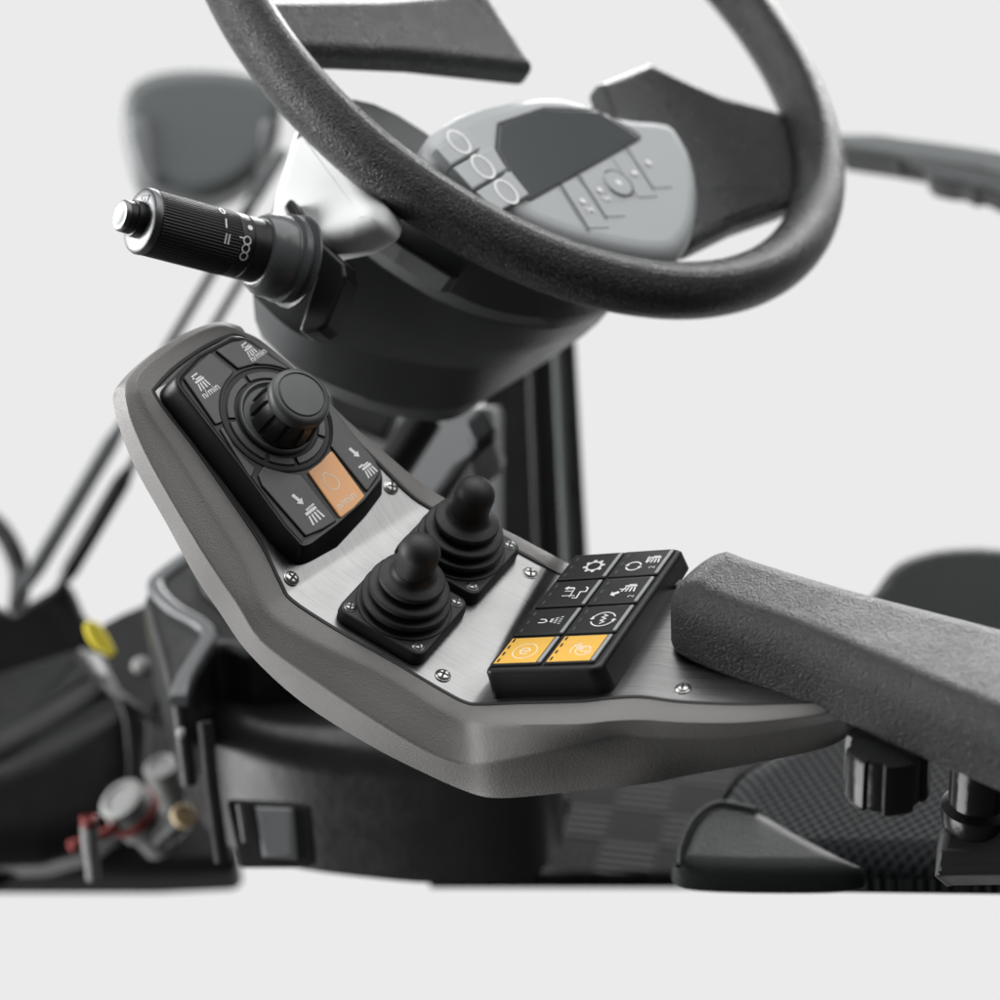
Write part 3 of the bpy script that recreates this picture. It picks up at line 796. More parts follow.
disp = thing('dash_display', 'silver grey display unit with dark screen and round symbol buttons inside the steering wheel', 'display', M=PW.frame(600, 200, -.03))
mb = MB()
pod = []
for x, y in [(432,145),(476,193),(520,232),(580,262),(640,266),(675,255),(692,243),(701,222),(703.5,190),(699,163),(689,140),(668,118),(620,112),(560,92),(490,100),(445,118)]:
    u, v = PW.to2(x, y, .004); l = math.hypot(u, v)
    if l > .1695: u, v = u * .1695 / l, v * .1695 / l
    pod.append((u, v))
pp_ = []
for i in range(len(pod)):
    a, b, c, d = (V3(pod[(i + k) % len(pod)]) for k in (-1, 0, 1, 2))
    for j in range(3):
        t = j / 3; q = .5 * ((2 * b) + (c - a) * t + (2 * a - 5 * b + 4 * c - d) * t * t + (3 * b - a - 3 * c + d) * t ** 3); pp_.append((q.x, q.y))
mb.slab(fw, pp_, -.035, .004, M_silver, rt=.010, rb=.004, seg=6)
mb.build('housing', disp, smooth=50)
PWd = Plane(nW, 528.56, 25.47, 1.4278, ex=(.86, -.5, 0)); PWd.p = PW.p + PW.n * .004
fdp = pf(PWd)
mb = MB(); slabpx(mb, PWd, [(498,150),(527,200),(620,150),(640,138),(600,112),(545,110),(500,125)], -.001, .0006, M_screen, rt=.0003, rr=.002); mb.build('screen', disp)
mb = MB(); mb.ribbon(fdp, fillet(px2(PWd, [(496,149),(526.5,202),(621.5,149),(642,137.5),(600,110.5),(545,108.5),(498,124)]), .003), .0016, .0004, M_black, closed=True); mb.build('bezel', disp)
exW = V3((.86, -.5, 0)); exW = (exW - nW * exW.dot(nW)).normalized(); eyW = nW.cross(exW)
if eyW.y > 0: eyW = -eyW
for c, poly in (((459,141.5), [(436,148),(451,165),(481,148),(468,130)]), ((483,166.5), [(453,167),(473,189),(508,168.5),(492,146)]), ((506.5,191.5), [(476,191),(498,212),(530,194),(511,170.5)])):
    b = MB(); slabpx(b, PWd, poly, -.001, .0042, M_silver, rt=.0012)
    f2 = icon_frame(PWd, exW, eyW, c[0], c[1], .0044)
    b.ribbon(f2, [(x * .92, y * 1.15) for x, y in circ(.0066, 40)], .0015, 0, M_white, closed=True); b.build('button', disp)
# key strip under the screen
for c, kind in (((585,203.5), 0), ((602,192.5), 1), ((618,183.5), 2), ((634,173.5), 3), ((649,164.5), 4)):
    b = MB(); f2 = icon_frame(PWd, exW, eyW, c[0], c[1], .0008)
    if kind == 2:
        b.slab(f2, circ(.0085, 40), -.001, .0006, M_silver, rt=.0006); b.ribbon(f2, circ(.0088, 36, -1.2, 2.2), .0011, .0004, M_black); b.disc(f2, (0, 0), .0020, .0008, M_white)
    else:
        b.slab(f2, fillet([(-.0075, -.016), (.0075, -.016), (.0075, .013), (-.0075, .013)], .0012), -.0012, -.0004, M_silver, rt=.0002)
        if kind in (0, 1):
            b.disc(f2, (-.001, .0015), .0018, .0006, M_white, 12); b.ribbon(f2, [(-.003, -.003), (.003, -.0055)], .0007, .0006, M_white); b.ribbon(f2, [(.003, -.003), (-.002, -.006)], .0007, .0006, M_white)
        elif kind == 3: b.flat(f2, [(-.002, -.0015), (.002, -.0015), (.002, .0015), (-.002, .0015)], .0006, M_white)
        else: b.disc(f2, (0, .001), .0019, .0006, M_white, 16)
        if kind in (0, 1): b.ribbon(f2, [(-.0088, -.018), (-.0088, .016)], .0011, .0005, M_black)
        if kind == 4: b.ribbon(f2, [(-.0088, -.018), (-.0088, .016)], .0008, .0005, M_black)
    b.build('button', disp)

# ------------------------------------------------------------------ steering column shroud
def offp(off):
    P = Plane(nW, 528.56, 25.47, 1.4278, ex=(.86, -.5, 0)); P.p = PW.p + PW.n * off; return P
column = thing('steering_column', 'dark grey moulded steering column shroud below the wheel', 'steering column', M=offp(-.12).frame(430, 340))
rows = [
 (-.030, [(300,128),(335,160),(380,205),(432,240),(490,268),(545,288),(612,300)], .0),
 (-.048, [(288,165),(333,208),(388,254),(450,292),(500,312),(556,318),(610,309)], .0),
 (-.058, [(280,186),(335,229),(394,273),(452,306),(502,322),(558,327),(607,313)], .0),
 (-.0595, [(279,188),(334,231.5),(393,275.5),(451,308.5),(501,324.5),(557,329),(606,314)], .0),
 (-.080, [(266,232),(314,278),(372,316),(438,341),(492,350),(549,344),(598,323)], .0),
 (-.102, [(254,285),(296,322),(346,343),(396,357),(452,366),(510,362),(584,335)], .0),
 (-.106, [(253,295),(293,331),(342,348),(392,361),(452,370),(508,366),(580,338)], .0),
 (-.135, [(255,320),(285,358),(338,388),(394,404),(452,408),(494,392),(562,350)], .0),
 (-.139, [(257,325),(288,362),(340,391),(396,408),(452,411),(492,394),(560,352)], .0),
 (-.150, [(262,338),(300,374),(345,402),(400,417),(450,420),(488,398),(556,355)], .0),
 (-.158, [(280,345),(312,374),(352,398),(400,411),(444,413),(480,392),(545,352)], .0)]
loops = []
for off, px, _ in rows:
    P = offp(off); pts = [P.hit(x, y) for x, y in px]
    s = catmull(pts, 6)
    # far side of the shroud, hidden from here: mirrored shallow arc
    a, z = s[0], s[-1]; mid = (a + z) / 2
    back = [lerp(z, a, t) + (P.ey * .07 * math.sin(PI * t)) for t in [k / 12 for k in range(1, 12)]]
    loops.append([W(p) for p in s + back])
mb = MB(); mb.loft(loops, M_shroud); mb.build('shroud', column, smooth=28)
# near-white piece that paints the highlight on the shroud's upper left
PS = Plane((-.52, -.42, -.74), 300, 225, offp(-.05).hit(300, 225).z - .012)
mb = MB(); slabpx(mb, PS, [(292,118),(322,118),(352,156),(382,204),(379,222),(352,236),(318,243),(292,243),(264,222),(270,190)], -.018, 0, MATS['highlight_cowl'], rt=.009, rr=.012, seg=8); mb.build('highlight_cowl', column, smooth=50)
# dark skirt between the highlight piece and the rim
PK = offp(-.022)
mb = MB(); slabpx(mb, PK, [(373,196),(379,228),(404,246),(452,276),(460,277),(469,262),(452,246),(410,218)], -.012, 0, M_shroud, rt=.002, rr=.002); mb.build('skirt', column)
# stalk bracket
PKb = Plane((-.35, -.25, -.9), 320, 270, offp(-.07).hit(320, 270).z - .05)
mb = MB(); slabpx(mb, PKb, [(282,207),(290,196),(313,233),(344,262),(346,276),(326,326),(318,331),(297,333),(316,276),(311,262)], -.014, 0, M_black, rt=.002, rr=.003); mb.build('stalk_mount', column)
# lower lever bracket behind the joysticks
PL = Plane((-.1, -.35, -.93), 470, 440, 1.5)
mb = MB(); slabpx(mb, PL, [(463,421),(478,405),(490,404),(497,430),(494,440),(470,460),(445,500),(425,520),(412,512),(436,485),(452,462),(474,448)], -.05, 0, M_shroud, rt=.004, rr=.004); mb.build('tilt_lever', column)
mb = MB(); slabpx(mb, PL, [(464,424),(484,405),(496,430),(475,446)], -.02, .006, M_silvd if False else M_shroud, rt=.002, rr=.003); mb.build('lever_pad', column)
mb = MB(); mb.tube([PL.w(425, 418, -.02), PL.w(398, 460, -.02), PL.w(375, 490, -.02)], .011, M_black); mb.build('strut', column)

backing = thing('backing_sheet', 'plain grey panel added behind the column lever bracket', 'panel', M=Plane((-.1, -.3, -.95), 420, 470, 1.66).frame(420, 480))
mb = MB(); slabpx(mb, Plane((-.1, -.3, -.95), 420, 470, 1.66), [(340,405),(500,405),(500,560),(420,560)], -.02, 0, M_panel, rt=.004); mb.build('sheet', backing)  # grey sheet added to dull the bright background in the gaps
mb = MB(); slabpx(mb, Plane((-.1, -.3, -.95), 360, 430, 1.60), [(320,380),(395,405),(384,440),(330,420)], -.02, 0, M_black, rt=.004); mb.build('bracket', backing)  # black slab standing in for the shadow under the shroud

# ------------------------------------------------------------------ control stalk
AX = V3((-.79, -.168, -.588)).normalized()
SB = ray(297, 262) * (offp(-.07).hit(320, 270).z - .055)
def axis_frame(base, ax, up=V3((0, -1, 0))):
    x = (up - ax * up.dot(ax)).normalized(); y = ax.cross(x)
    m = Matrix((Wd(x), Wd(y), Wd(ax))).transposed()
    m = m.to_4x4(); m.translation = W(base); return m
fs_ = axis_frame(SB, AX) @ Matrix.Diagonal((.87, .87, .83, 1))
stalk = thing('control_stalk', 'black ribbed control stalk with chrome push button end on the column', 'control stalk', M=fs_)
b = MB(); b.lathe(fs_, [(.020, .0), (.0265, .0005), (.0265, .002), (.0225, .0035), (.0225, .005), (.0252, .0065), (.0252, .010), (.0228, .0115), (.0228, .013), (.0240, .0145), (.0235, .022), (.0205, .0275), (.018, .029)], MATS['bellows'], seg=56); b.build('joint', stalk)
b = MB(); b.lathe(fs_, [(.0165, .022), (.0175, .025), (.0178, .027), (.0178, .040), (.0172, .0405), (.0172, .0412), (.0178, .0417), (.0178, .048), (.0175, .0485)], M_black, seg=56)
def cyl_frame(px, py, r):
    """frame on the barrel surface where the view through px, py meets it"""
    o = V3((0, 0, 0)); d = ray(px, py); s = SB
    dd = d - AX * d.dot(AX); oo = (o - s) - AX * (o - s).dot(AX)
    A = dd.dot(dd); Bq = 2 * dd.dot(oo); C_ = oo.dot(oo) - r * r; disc = max(0, Bq * Bq - 4 * A * C_)
    t = (-Bq - math.sqrt(disc)) / (2 * A); p = d * t
    n = ((p - s) - AX * (p - s).dot(AX)).normalized(); ex = -AX; ey = n.cross(ex)
    if ey.y > 0: ey = -ey
    m = Matrix((Wd(ex), Wd(ey), Wd(n))).transposed().to_4x4(); m.translation = W(p + n * .0001); return m
for t_, x, y in (('0', 222, 211.5), ('I', 226, 224), ('II', 227, 239.5)):
    b.text(cyl_frame(x, y, .0156), t_, (0, 0), .0072, 0, .0002, M_white, .01)
b.disc(cyl_frame(250, 228, .0156), (0, 0), .0014, .0002, M_white, 12)
for x, y in ((247, 240.5), (245.5, 248.5), (243.5, 256)): b.ribbon(cyl_frame(x, y, .0156), circ(.0019, 20), .0007, .0002, M_white, closed=True)
b.ribbon(cyl_frame(243, 238, .0156), [(-.002, 0), (.001, 0)], .0007, .0002, M_white)
b.build('collar', stalk)
b = MB(); loops = []
for r, s in ((.0174, .0485), (.0180, .0495), (.0180, .0995), (.0176, .1005), (.0168, .1008)):
    loops.append([fs_ @ V3(((r - (.0004 if j % 4 in (0, 1) and .049 < s < .1 else 0)) * math.cos(2 * PI * j / 256), (r - (.0004 if j % 4 in (0, 1) and .049 < s < .1 else 0)) * math.sin(2 * PI * j / 256), s)) for j in range(256)])
b.loft(loops, M_blackfine); b.build('grip', stalk, smooth=30)
b = MB(); b.lathe(fs_, [(.0172, .1005), (.0182, .1012), (.0183, .1035), (.0176, .1052), (.0160, .1062), (.0120, .1066), (.0105, .1060)], M_chrome, seg=64)
PE = Plane(AX, 136, 216, W and (SB + AX * .107).z)
PE.p = SB + AX * .1066 * .83
f2 = icon_frame(PE, V3((.45, 0, -.89)) - AX * AX.dot(V3((.45, 0, -.89))), (lambda e: -e if e.y > 0 else e)(AX.cross((V3((.45, 0, -.89)) - AX * AX.dot(V3((.45, 0, -.89)))).normalized())), 144.5, 200, .0001)
b.ribbon(f2, [(-.0028, -.002), (.0028, -.002), (.0034, .0022), (-.0034, .0022)], .0007, 0, M_black, closed=True); b.ribbon(f2, [(0, -.0032), (0, .001)], .0007, 0, M_black)
b.build('end_cap', stalk)
b = MB(); b.lathe(fs_, [(.0100, .1058), (.0100, .1110), (.0088, .1112), (.0088, .1158)], M_black, seg=48)
b.lathe(fs_, [(.0087, .1158), (.0086, .1172), (.0078, .1184), (.006, .1186), (.0045, .1182), (.0001, .1181)], M_chrome, seg=48); b.build('push_button', stalk)

# ------------------------------------------------------------------ things behind: mirror, thin struts, rail, post
PMi = Plane((.1, -.15, -.98), 195, 160, 2.0)
mir = thing('mirror', 'rounded grey green mirror shell hanging behind the control stalk', 'mirror', M=PMi.frame(195, 190))
mb = MB(); slabpx(mb, PMi, [(122,118),(127,148),(136,177),(150,186),(180,195),(205,196),(235,186),(262,165),(277,135),(282,100),(270,76),(230,66),(165,68),(130,84)], -.05, 0, M_mirror, rt=.012, rr=0, sm=3, seg=6); mb.build('shell', mir, smooth=50)
mb = MB(); slabpx(mb, PMi, [(129,130),(132,150),(140,176),(157,186),(153,160),(150,128),(140,115)], -.002, .004, M_silvd, rt=.004, sm=3); mb.build('rim', mir)
mb = MB(); slabpx(mb, Plane((.1, -.15, -.98), 262, 180, 1.9), [(262,120),(272,120),(262,160),(262,178),(254,205),(243,222),(236,215),(250,190),(258,165)], -.012, 0, M_silvd, rt=.003); mb.build('arm', mir)

def strut(px_a, px_b, za, zb, r, label, knees):
    pts = [W(ray(*lerp(V3(px_a), V3(px_b), k / 8)) * (za + (zb - za) * k / 8)) for k in range(9)]
    t = thing('wiper_arm', label, 'wiper arm', M=Matrix.Translation(pts[-1]), group='thin dark arms behind the console')
    b = MB(); b.tube(pts, [r] * 9, M_black, seg=10); b.build('rod', t)
    for k0, k1, rr in knees:
        A = lerp(V3(px_a), V3(px_b), k0); B_ = lerp(V3(px_a), V3(px_b), k1); z0 = za + (zb - za) * k0; z1 = za + (zb - za) * k1
        b = MB(); b.tube([W(ray(*A) * (z0 - .002)), W(ray(*lerp(A, B_, .12)) * (z0 - .003)), W(ray(*lerp(A, B_, .88)) * (z1 - .003)), W(ray(*B_) * (z1 - .002))], [rr * .6, rr, rr, rr * .6], MATS['bellows'] if rr < .006 else M_black, seg=10); b.build('sleeve', t)
strut((285, 150), (14, 607), 1.9, 1.85, .0034, 'left thin dark arm behind the console, rising towards the mirror', [(.0, .12, .004), (.60, .96, .0058)])
strut((246, 272), (58, 590), 1.84, 1.82, .0030, 'right thin dark arm behind the console, ending under the stalk', [(.62, .98, .0062)])

PR2 = Plane((-.25, -.35, -.9), 920, 165, 1.75)
rail = thing('window_rail', 'dark grey rail with a stepped wavy lower edge at the top right behind the wheel', 'rail', M=PR2.frame(930, 165))
mb = MB(); slabpx(mb, PR2, [(820,132),(842,150),(890,157),(924,163),(980,172),(1060,190),(1060,160),(960,143),(880,132)], -.03, 0, M_silvd if False else M_mirror, rt=.004, rr=.002); mb.build('bar', rail)
mb = MB(); slabpx(mb, PR2, [(843,148),(890,156),(896,159.5),(902,158),(922,162),(926,174),(932,179),(950,183),(962,183),(972,189),(984,188),(1000,196),(1060,208),(1060,188),(980,170),(900,154)], -.02, .006, M_shroud, rt=.002); mb.build('lip', rail)

PPo = Plane((-.2, 0, -.98), 560, 450, 1.75)
post = thing('cab_post', 'tall black cab post behind the column and console', 'post', M=PPo.frame(560, 700))
mb = MB(); slabpx(mb, PPo, [(478,325),(560,325),(574,341),(598,770),(505,770),(486,500)], -.006, 0, M_post, rt=.002); mb.build('panel', post)
for xa, xb, m in ((556, 577, M_mirror), (531, 548, M_black), (566, 590, M_post)):
    b = MB(); b.tube([PPo.w(xa, 335, .002), PPo.w((xa * .5 + xb * .5), 550, .002), PPo.w(xb, 765, .002)], .0035, m, seg=10); b.build('seal', post)

# ------------------------------------------------------------------ pedestal below the console
FLOORP = Plane(UP, 600, 820, 1.78)
floor_z = FLOORP.w(600, 820).z
PHt = Plane(UP, 320, 735, 1.50)
pedestal = thing('pedestal', 'dark glossy moulded pedestal with an open recess below the console', 'pedestal', M=Matrix.Translation(V3((*PHt.w(350, 745).xy, floor_z))))
def prism(mbx, P, px, hdown, m, rt, rr, h=0):
    p = fillet(px2(P, px), rr, 7); mbx.slab(pf(P), p, h - hdown, h, m, rt=rt, seg=6)
bod = catmull([V3((*PHt.to2(x, y), 0)) for x, y in [(177,660),(179,678),(187,698),(206,716),(236,731),(280,742),(340,750),(430,757),(520,752),(556,720),(560,680)]], 4)
bod2 = [tuple(v.xy) for v in bod] + px2(PHt, [(470,600),(300,590),(190,632)])
mb = MB(); mb.slab(pf(PHt), bod2, -.090, 0, M_pod, rt=.02, seg=8); mb.build('body', pedestal, smooth=60)
PH2 = Plane(UP, 176, 676, on=PHt); PH2.p = PHt.p + PHt.n * .0
# raised collar and shelf behind
mb = MB()
P3 = Plane(UP, 200, 600, 1.56)
cl = [(143,598),(150,580),(174,562),(200,548),(290,560),(340,610),(330,640),(250,652),(214,642),(198,664),(186,700),(170,700),(158,650)]
mb = MB(); prism(mb, P3, cl, .06, M_pod, .006, .008); mb.build('collar', pedestal, smooth=50)
band = catmull([V3((*P3.to2(x, y), 0)) for x, y in [(214,544),(192,555),(166,573),(155,587),(172,608),(200,624),(209,637),(198,656),(184,680),(178,700)]], 5)
Lb, Rb = [], []
for i, p in enumerate(band):
    t = (band[min(i + 1, len(band) - 1)] - band[max(i - 1, 0)]).normalized(); n_ = V3((-t.y, t.x, 0)) * .0048; Lb.append(((p + n_).x, (p + n_).y)); Rb.append(((p - n_).x, (p - n_).y))
mb = MB(); mb.slab(pf(P3), Lb + Rb[::-1], -.004, .003, MATS['lit_bevel'], rt=.0028, seg=4); mb.build('lit_edge_band', pedestal, smooth=60)  # band coloured pale to paint light falling on the collar's bevel
mb = MB(); mb.tube([P3.w(x, y, .004) for x, y in [(214,560),(205,574),(212,590),(236,612)]], .006, M_rubber); mb.build('grommet', pedestal)
# recess with a panel and rails in the front face
PFr = Plane((-.15, -.12, -.98), 255, 815, 1.455)
mb = MB(); slabpx(mb, PFr, [(226,799),(305,803),(312,868),(240,868)], -.012, .002, M_recess, rt=.001, rr=.003); mb.build('recess', pedestal)
mb = MB(); slabpx(mb, PFr, [(254,806),(292,808),(296,860),(262,858)], -.004, .006, M_silvd, rt=.003); mb.build('recess_panel', pedestal)
mb = MB(); mb.tube([PFr.w(240, 804, .006), PFr.w(246, 842, .006)], .0022, M_chrome); mb.build('latch_rod', pedestal)
mb = MB(); mb.tube([PFr.w(205, 722, .010), PFr.w(212, 790, .004), PFr.w(222, 862, -.002)], .0042, M_pod); mb.build('rib', pedestal)
mb = MB(); mb.lathe(Plane((-.5, -.2, -.85), 181, 733, 1.44).frame(181, 733), [(.003, 0), (.003, .001), (.002, .0016), (.0001, .0018)], M_valve, seg=20); mb.build('rivet', pedestal)

PGp = Plane((-.2, -.5, -.84), 140, 640, 1.72)
gp = thing('side_panel', 'flat dark grey panel between the black block and the pedestal', 'panel', M=PGp.frame(140, 660))
mb = MB(); slabpx(mb, PGp, [(90,640),(103,622),(122,612),(146,602),(164,690),(152,716),(116,694)], -.02, 0, M_machine, rt=.004); mb.build('sheet', gp)
mb = MB(); mb.lathe(PGp.frame(141, 666, .0005), [(.006, 0), (.006, .002), (.004, .004), (.0001, .005)], M_valve, seg=20); mb.build('bolt', gp)

# ------------------------------------------------------------------ machine cover at the far left
PMc = Plane((.15, -.62, -.77), 80, 700, 1.72)
cover = thing('machine_cover', 'large rounded dark machine cover at the lower left', 'machine cover', M=PMc.frame(70, 760))
PM1 = Plane((-.12, -.80, -.58), 60, 690, 1.74)
mb = MB(); slabpx(mb, PM1, [(-60,700),(-30,670),(40,648),(84,634),(104,644),(122,668),(118,690),(90,705),(40,735),(-10,760),(-60,790)], -.10, 0, M_machine, rt=.022, rr=.01, seg=8); mb.build('top_shell', cover, smooth=60)
PM2 = Plane((.1, -.25, -.96), 70, 770, 1.70)
mb = MB(); slabpx(mb, PM2, [(-60,765),(0,745),(50,722),(100,696),(124,684),(142,690),(148,720),(146,770),(138,800),(118,826),(84,850),(40,862),(-60,866)], -.08, 0, M_machine, rt=.025, rr=.02, seg=8); mb.build('side_shell', cover, smooth=60)
PM3 = Plane((0, -.5, -.87), 130, 790, 1.83)
mb = MB(); slabpx(mb, PM3, [(30,640),(105,636),(170,660),(215,720),(240,868),(150,872),(20,872),(-40,872),(-40,800)], -.04, 0, M_machine, rt=.01, rr=.01); mb.build('under_tray', cover, smooth=60)
mb = MB(); mb.tube([PM2.w(118, 690, .004), PM2.w(128, 720, .008), PM2.w(132, 760, .006), PM2.w(130, 800, -.004)], .003, M_machine); mb.build('seam', cover)

PBk = Plane((.1, -.2, -.97), 40, 640, 1.82)
blk = thing('hinge_block', 'black angular hinge block carrying the thin arms at the left edge', 'bracket', M=PBk.frame(40, 680))
mb = MB(); slabpx(mb, PBk, [(-60,612),(0,606),(14,612),(30,602),(50,590),(62,580),(72,586),(79,602),(84,614),(98,630),(92,648),(60,662),(20,690),(-60,720)], -.05, 0, M_post, rt=.004); mb.build('body', blk)
PTg = Plane((.25, -.3, -.92), 100, 640, 1.66)
tg = MB(); slabpx(tg, PTg, [(84,624),(88,620),(98,621),(108,634),(117,652),(112,655),(96,647),(88,637)], -.006, 0, M_tag, rt=.002, rr=.002)
fT = PTg.frame(100, 640); tag(tg.build('plastic_tag', mat_world=fT), 'small bright yellow tag hanging from the black block at left', 'tag')
hs = MB(); hs.tube([W(p) for p in catmull([ray(-30, 505) * 1.9, ray(-4, 524) * 1.9, ray(12, 548) * 1.9, ray(20, 575) * 1.9, ray(18, 612) * 1.88], 6)], .0072, M_rubber, seg=16)
fH = Matrix.Translation(W(ray(18, 612) * 1.88)); tag(hs.build('hose', mat_world=fH), 'short curved black hose at the left photo edge', 'hose')

# hydraulic couplings between cover and pedestal
def coupling(px, z, r, h, body, cap, label, group=None, tilt=(0.1, -.6, -.79), collar=False):
    P = Plane(tilt, px[0], px[1], z); M = axis_frame(ray(*px) * z, V3(tilt).normalized(), up=V3((1, 0, 0)))
    t = thing('hydraulic_coupling', label, 'coupling', M=M, group=group)
    b = MB(); b.lathe(M, [(r * .8, -h), (r * .8, -h * .4), (r, -h * .38), (r, h * .2), (r * .86, h * .3), (r * .6, h * .32)], body, seg=24); b.build('body', t)
    b = MB(); b.lathe(M, [(r * .9, h * .24), (r * .96, h * .3), (r * .96, h * .42), (r * .7, h * .45), (r * .62, h * .4), (r * .0001, h * .4)], cap, seg=24); b.build('cap', t)
    if collar:
        b = MB(); b.lathe(M, [(r * 1.02, -h * .1), (r * 1.12, -h * .08), (r * 1.12, h * .06), (r * 1.02, h * .08)], M_red, seg=24); b.build('collar', t)
    return t
coupling((133, 812), 1.66, .016, .035, M_valve, M_valve, 'large pale grey coupling with a red collar beside the pedestal', tilt=(-.45, -.65, -.62), collar=True)
coupling((166, 780), 1.70, .012, .03, M_valve, M_valve, 'pale grey coupling half hidden behind the pedestal edge', tilt=(-.2, -.8, -.57))
coupling((178, 822), 1.62, .0085, .025, M_black, M_creamcap, 'black coupling with a cream cap next to the pedestal', tilt=(.5, -.5, -.7))
coupling((90, 836), 1.56, .0055, .03, M_valve, M_red, 'small white coupling with a red tip below the machine cover', tilt=(0, -.9, -.43))
tb = MB(); tb.tube([W(p) for p in catmull([ray(70, 846) * 1.63, ray(95, 838) * 1.64, ray(118, 826) * 1.65, ray(128, 810) * 1.66], 5)], .0038, M_red); tag(tb.build('red_hose', mat_world=Matrix.Translation(W(ray(70, 846) * 1.63))), 'thin red hose running to the large grey coupling', 'hose')

# ------------------------------------------------------------------ floor, pedal, seat
gr = MB()
gpx = [(380,700),(720,690),(900,740),(960,874),(430,874),(400,800)]
gr.slab(Matrix.Translation(V3((0, 0, floor_z))), [(FLOORP.w(x, y).x, FLOORP.w(x, y).y) for x, y in gpx], -.012, 0, M_floor, rt=.003)
fo = gr.build('floor'); fo['kind'] = 'structure'
pd_ = thing('foot_pedal', 'black foot pedal on a pale bent rod under the console', 'pedal', M=Matrix.Translation(FLOORP.w(540, 832)))
PPd = Plane((-.2, -.7, -.68), 540, 800, 1.71)
mb = MB(); slabpx(mb, PPd, [(510,780),(560,770),(568,795),(558,815),(538,826),(520,810)], -.012, 0, M_rubber, rt=.003, rr=.006); mb.build('pad', pd_)
mb = MB(); mb.tube([W(ray(470, 770) * 1.70), W(ray(498, 797) * 1.69), W(ray(528, 826) * 1.70), W(ray(540, 834) * 1.735)], .0052, M_valve); mb.build('rod', pd_)
p2_ = thing('foot_pedal', 'black foot pedal with a small bright pivot, left of the pale rod', 'pedal', M=Matrix.Translation(FLOORP.w(455, 840)))
mb = MB(); slabpx(mb, Plane((-.3, -.5, -.8), 450, 810, 1.70), [(434,770),(462,775),(470,812),(462,842),(450,846),(442,815)], -.015, 0, M_gloss, rt=.003, rr=.004); mb.build('arm', p2_)
mb = MB(); mb.lathe(Plane((-.3, -.5, -.8), 462, 810, 1.695).frame(462, 810), [(.006, 0), (.006, .003), (.003, .005), (.0001, .005)], M_chrome, seg=20); mb.build('pivot', p2_)

nS = V3((-.10, -.84, -.53)).normalized()
PSe = Plane(nS, 800, 790, 1.42, ex=(.8, .27, -.53))
seat = thing('driver_seat', 'black seat with mesh centre and leather bolsters beside the armrest', 'seat', M=Matrix.Translation(V3((*PSe.w(850, 800).xy, floor_z))))
mb = MB()
pp = [(700,838),(714,796),(734,764),(790,730),(850,700),(980,660),(1120,700),(1180,866),(1100,866),(900,864),(720,862)]
p2s = fillet(px2(PSe, pp), .03, 6)
mb.slab(pf(PSe), p2s, -.02, 0, M_mesh, rt=.02, rb=.01, seg=6)
fi = pf(PSe).inverted(); uvs = [((fi @ v).x, (fi @ v).y) for v in mb.v]
mb.build('mesh_centre', seat, uv=uvs, smooth=60)
PBo = Plane(nS, 740, 820, 1.37, ex=(.8, .27, -.53))
mb = MB(); slabpx(mb, PBo, [(672,862),(676,846),(688,820),(704,805),(724,799),(760,806),(800,828),(846,852),(866,863),(840,869),(770,870),(700,868)], -.018, 0, M_leather, rt=.010, rb=.004, sm=4, seg=7); bol = mb.build('bolster', seat, smooth=60)
pip = [(678,866),(680,848),(691,824),(706,809),(724,803.5),(757,810)]
mb = MB(); mb.tube([PBo.w(V3(p).x, V3(p).y, -.0005) for p in [tuple(v.xy) for v in catmull([V3((x, y, 0)) for x, y in pip], 6)]], .0016, M_leather); mb.build('piping', bol)
PFb = Plane((-.25, -.62, -.74), 940, 600, 1.62)
mb = MB(); slabpx(mb, PFb, [(862,605),(874,580),(894,556),(926,543),(964,538),(1010,540),(1100,550),(1120,640),(1000,660),(890,650)], -.05, 0, M_leather, rt=.014, rb=.01, sm=4, seg=8); mb.build('bolster', seat, smooth=60)
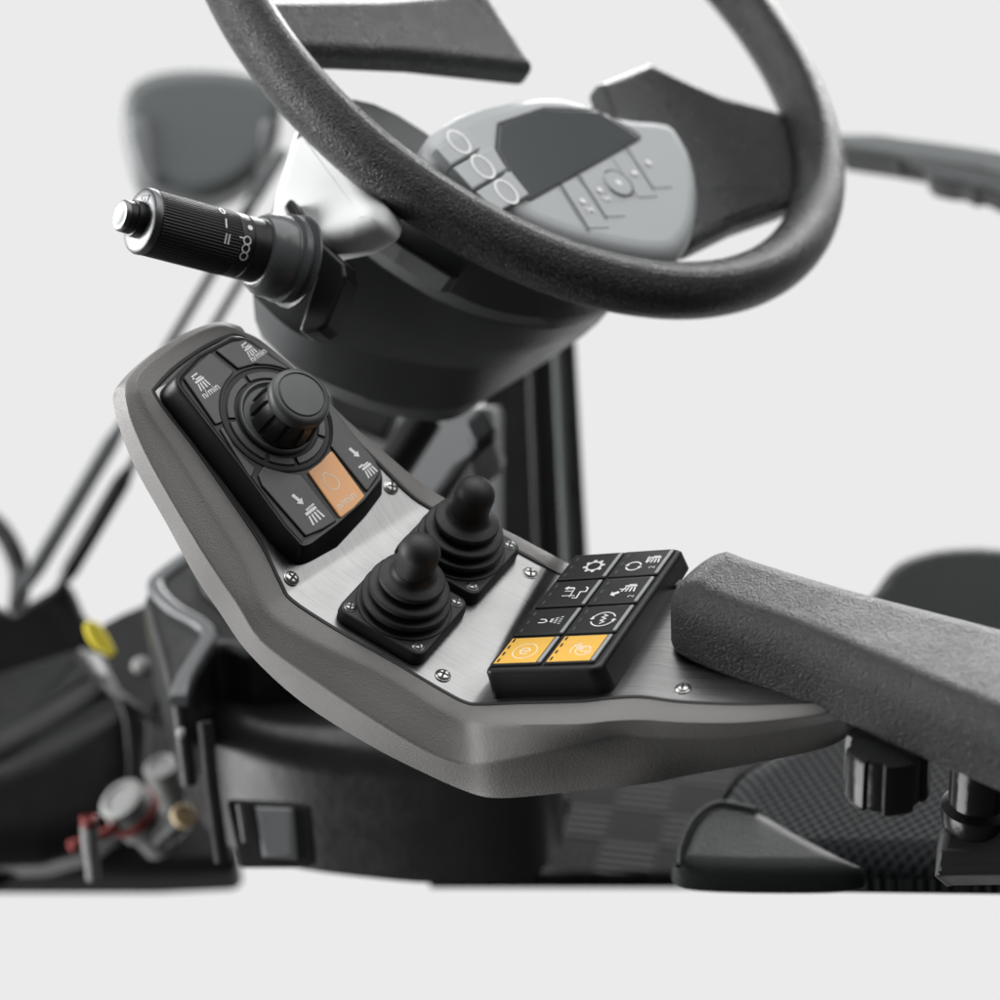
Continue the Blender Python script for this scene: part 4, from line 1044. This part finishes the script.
# armrest pivot below the pad
PPi = Plane((-.35, -.3, -.89), 960, 820, 1.16)
mb = MB(); slabpx(mb, PPi, [(932,876),(934,846),(938,828),(954,815),(975,822),(1010,812),(1080,810),(1080,872),(940,874)], -.03, 0, M_rubber, rt=.006, rr=.006); mb.build('pivot_housing', arm)
mb = MB(); Mv = axis_frame(ray(978, 812) * 1.165, UP, up=V3((1, 0, 0))); mb.lathe(Mv, [(.012, -.012), (.015, -.008), (.0165, -.002), (.0165, .004), (.0135, .007), (.0135, .07)], M_gloss, seg=40); mb.build('pivot_pin', arm)
# ------------------------------------------------------------------ world and lamps
w = bpy.data.worlds.new('World'); scene.world = w; w.use_nodes = True
nt = w.node_tree; N = nt.nodes; L = nt.links
bg = N['Background']
tc = N.new('ShaderNodeTexCoord')
dt = N.new('ShaderNodeVectorMath'); dt.operation = 'DOT_PRODUCT'; dt.inputs[1].default_value = Wd(V3((0, 0, 1)))
L.new(tc.outputs['Generated'], dt.inputs[0])
mr = N.new('ShaderNodeMapRange'); mr.interpolation_type = 'SMOOTHSTEP'
mr.inputs['From Min'].default_value = .58; mr.inputs['From Max'].default_value = .86
mr.inputs['To Min'].default_value = .05; mr.inputs['To Max'].default_value = .83
L.new(dt.outputs['Value'], mr.inputs['Value']); L.new(mr.outputs['Result'], bg.inputs['Strength'])
bg.inputs['Color'].default_value = (1, 1, 1, 1)
def area(name, loc, target, size, power, size_y=None, col=(1, 1, 1)):
    d = bpy.data.lights.new(name, 'AREA'); d.energy = power; d.size = size; d.color = col
    if size_y: d.shape = 'RECTANGLE'; d.size_y = size_y
    o = bpy.data.objects.new(name, d); COL.objects.link(o)
    o.location = loc; o.rotation_euler = (V3(target) - V3(loc)).to_track_quat('-Z', 'Y').to_euler()
    return o
C0 = V3((0, 0, .78))
def cw(x, y, z): return W(V3((x, y, z)))
area('softbox_overhead', cw(.1, -2.2, .9), C0, 2.8, 66, 2.5)
area('softbox_rear', cw(.5, -1.55, 3.4), C0, 1.8, 75, .8)
area('softbox_left', cw(-2.2, -.4, 1.55), C0, 1.5, 90, 1.2)
area('fill_left_low', cw(-1.85, 1.5, 1.45), C0, 1.4, 30, 1.2)  # added low fill lamp in place of bounce off a pale floor
area('softbox_right', cw(2.3, -2.0, .6), C0, 1.6, 16, 1.6)
scene.view_settings.view_transform = 'Standard'; scene.view_settings.look = 'None'; scene.view_settings.exposure = 0
scene.render.film_transparent = False
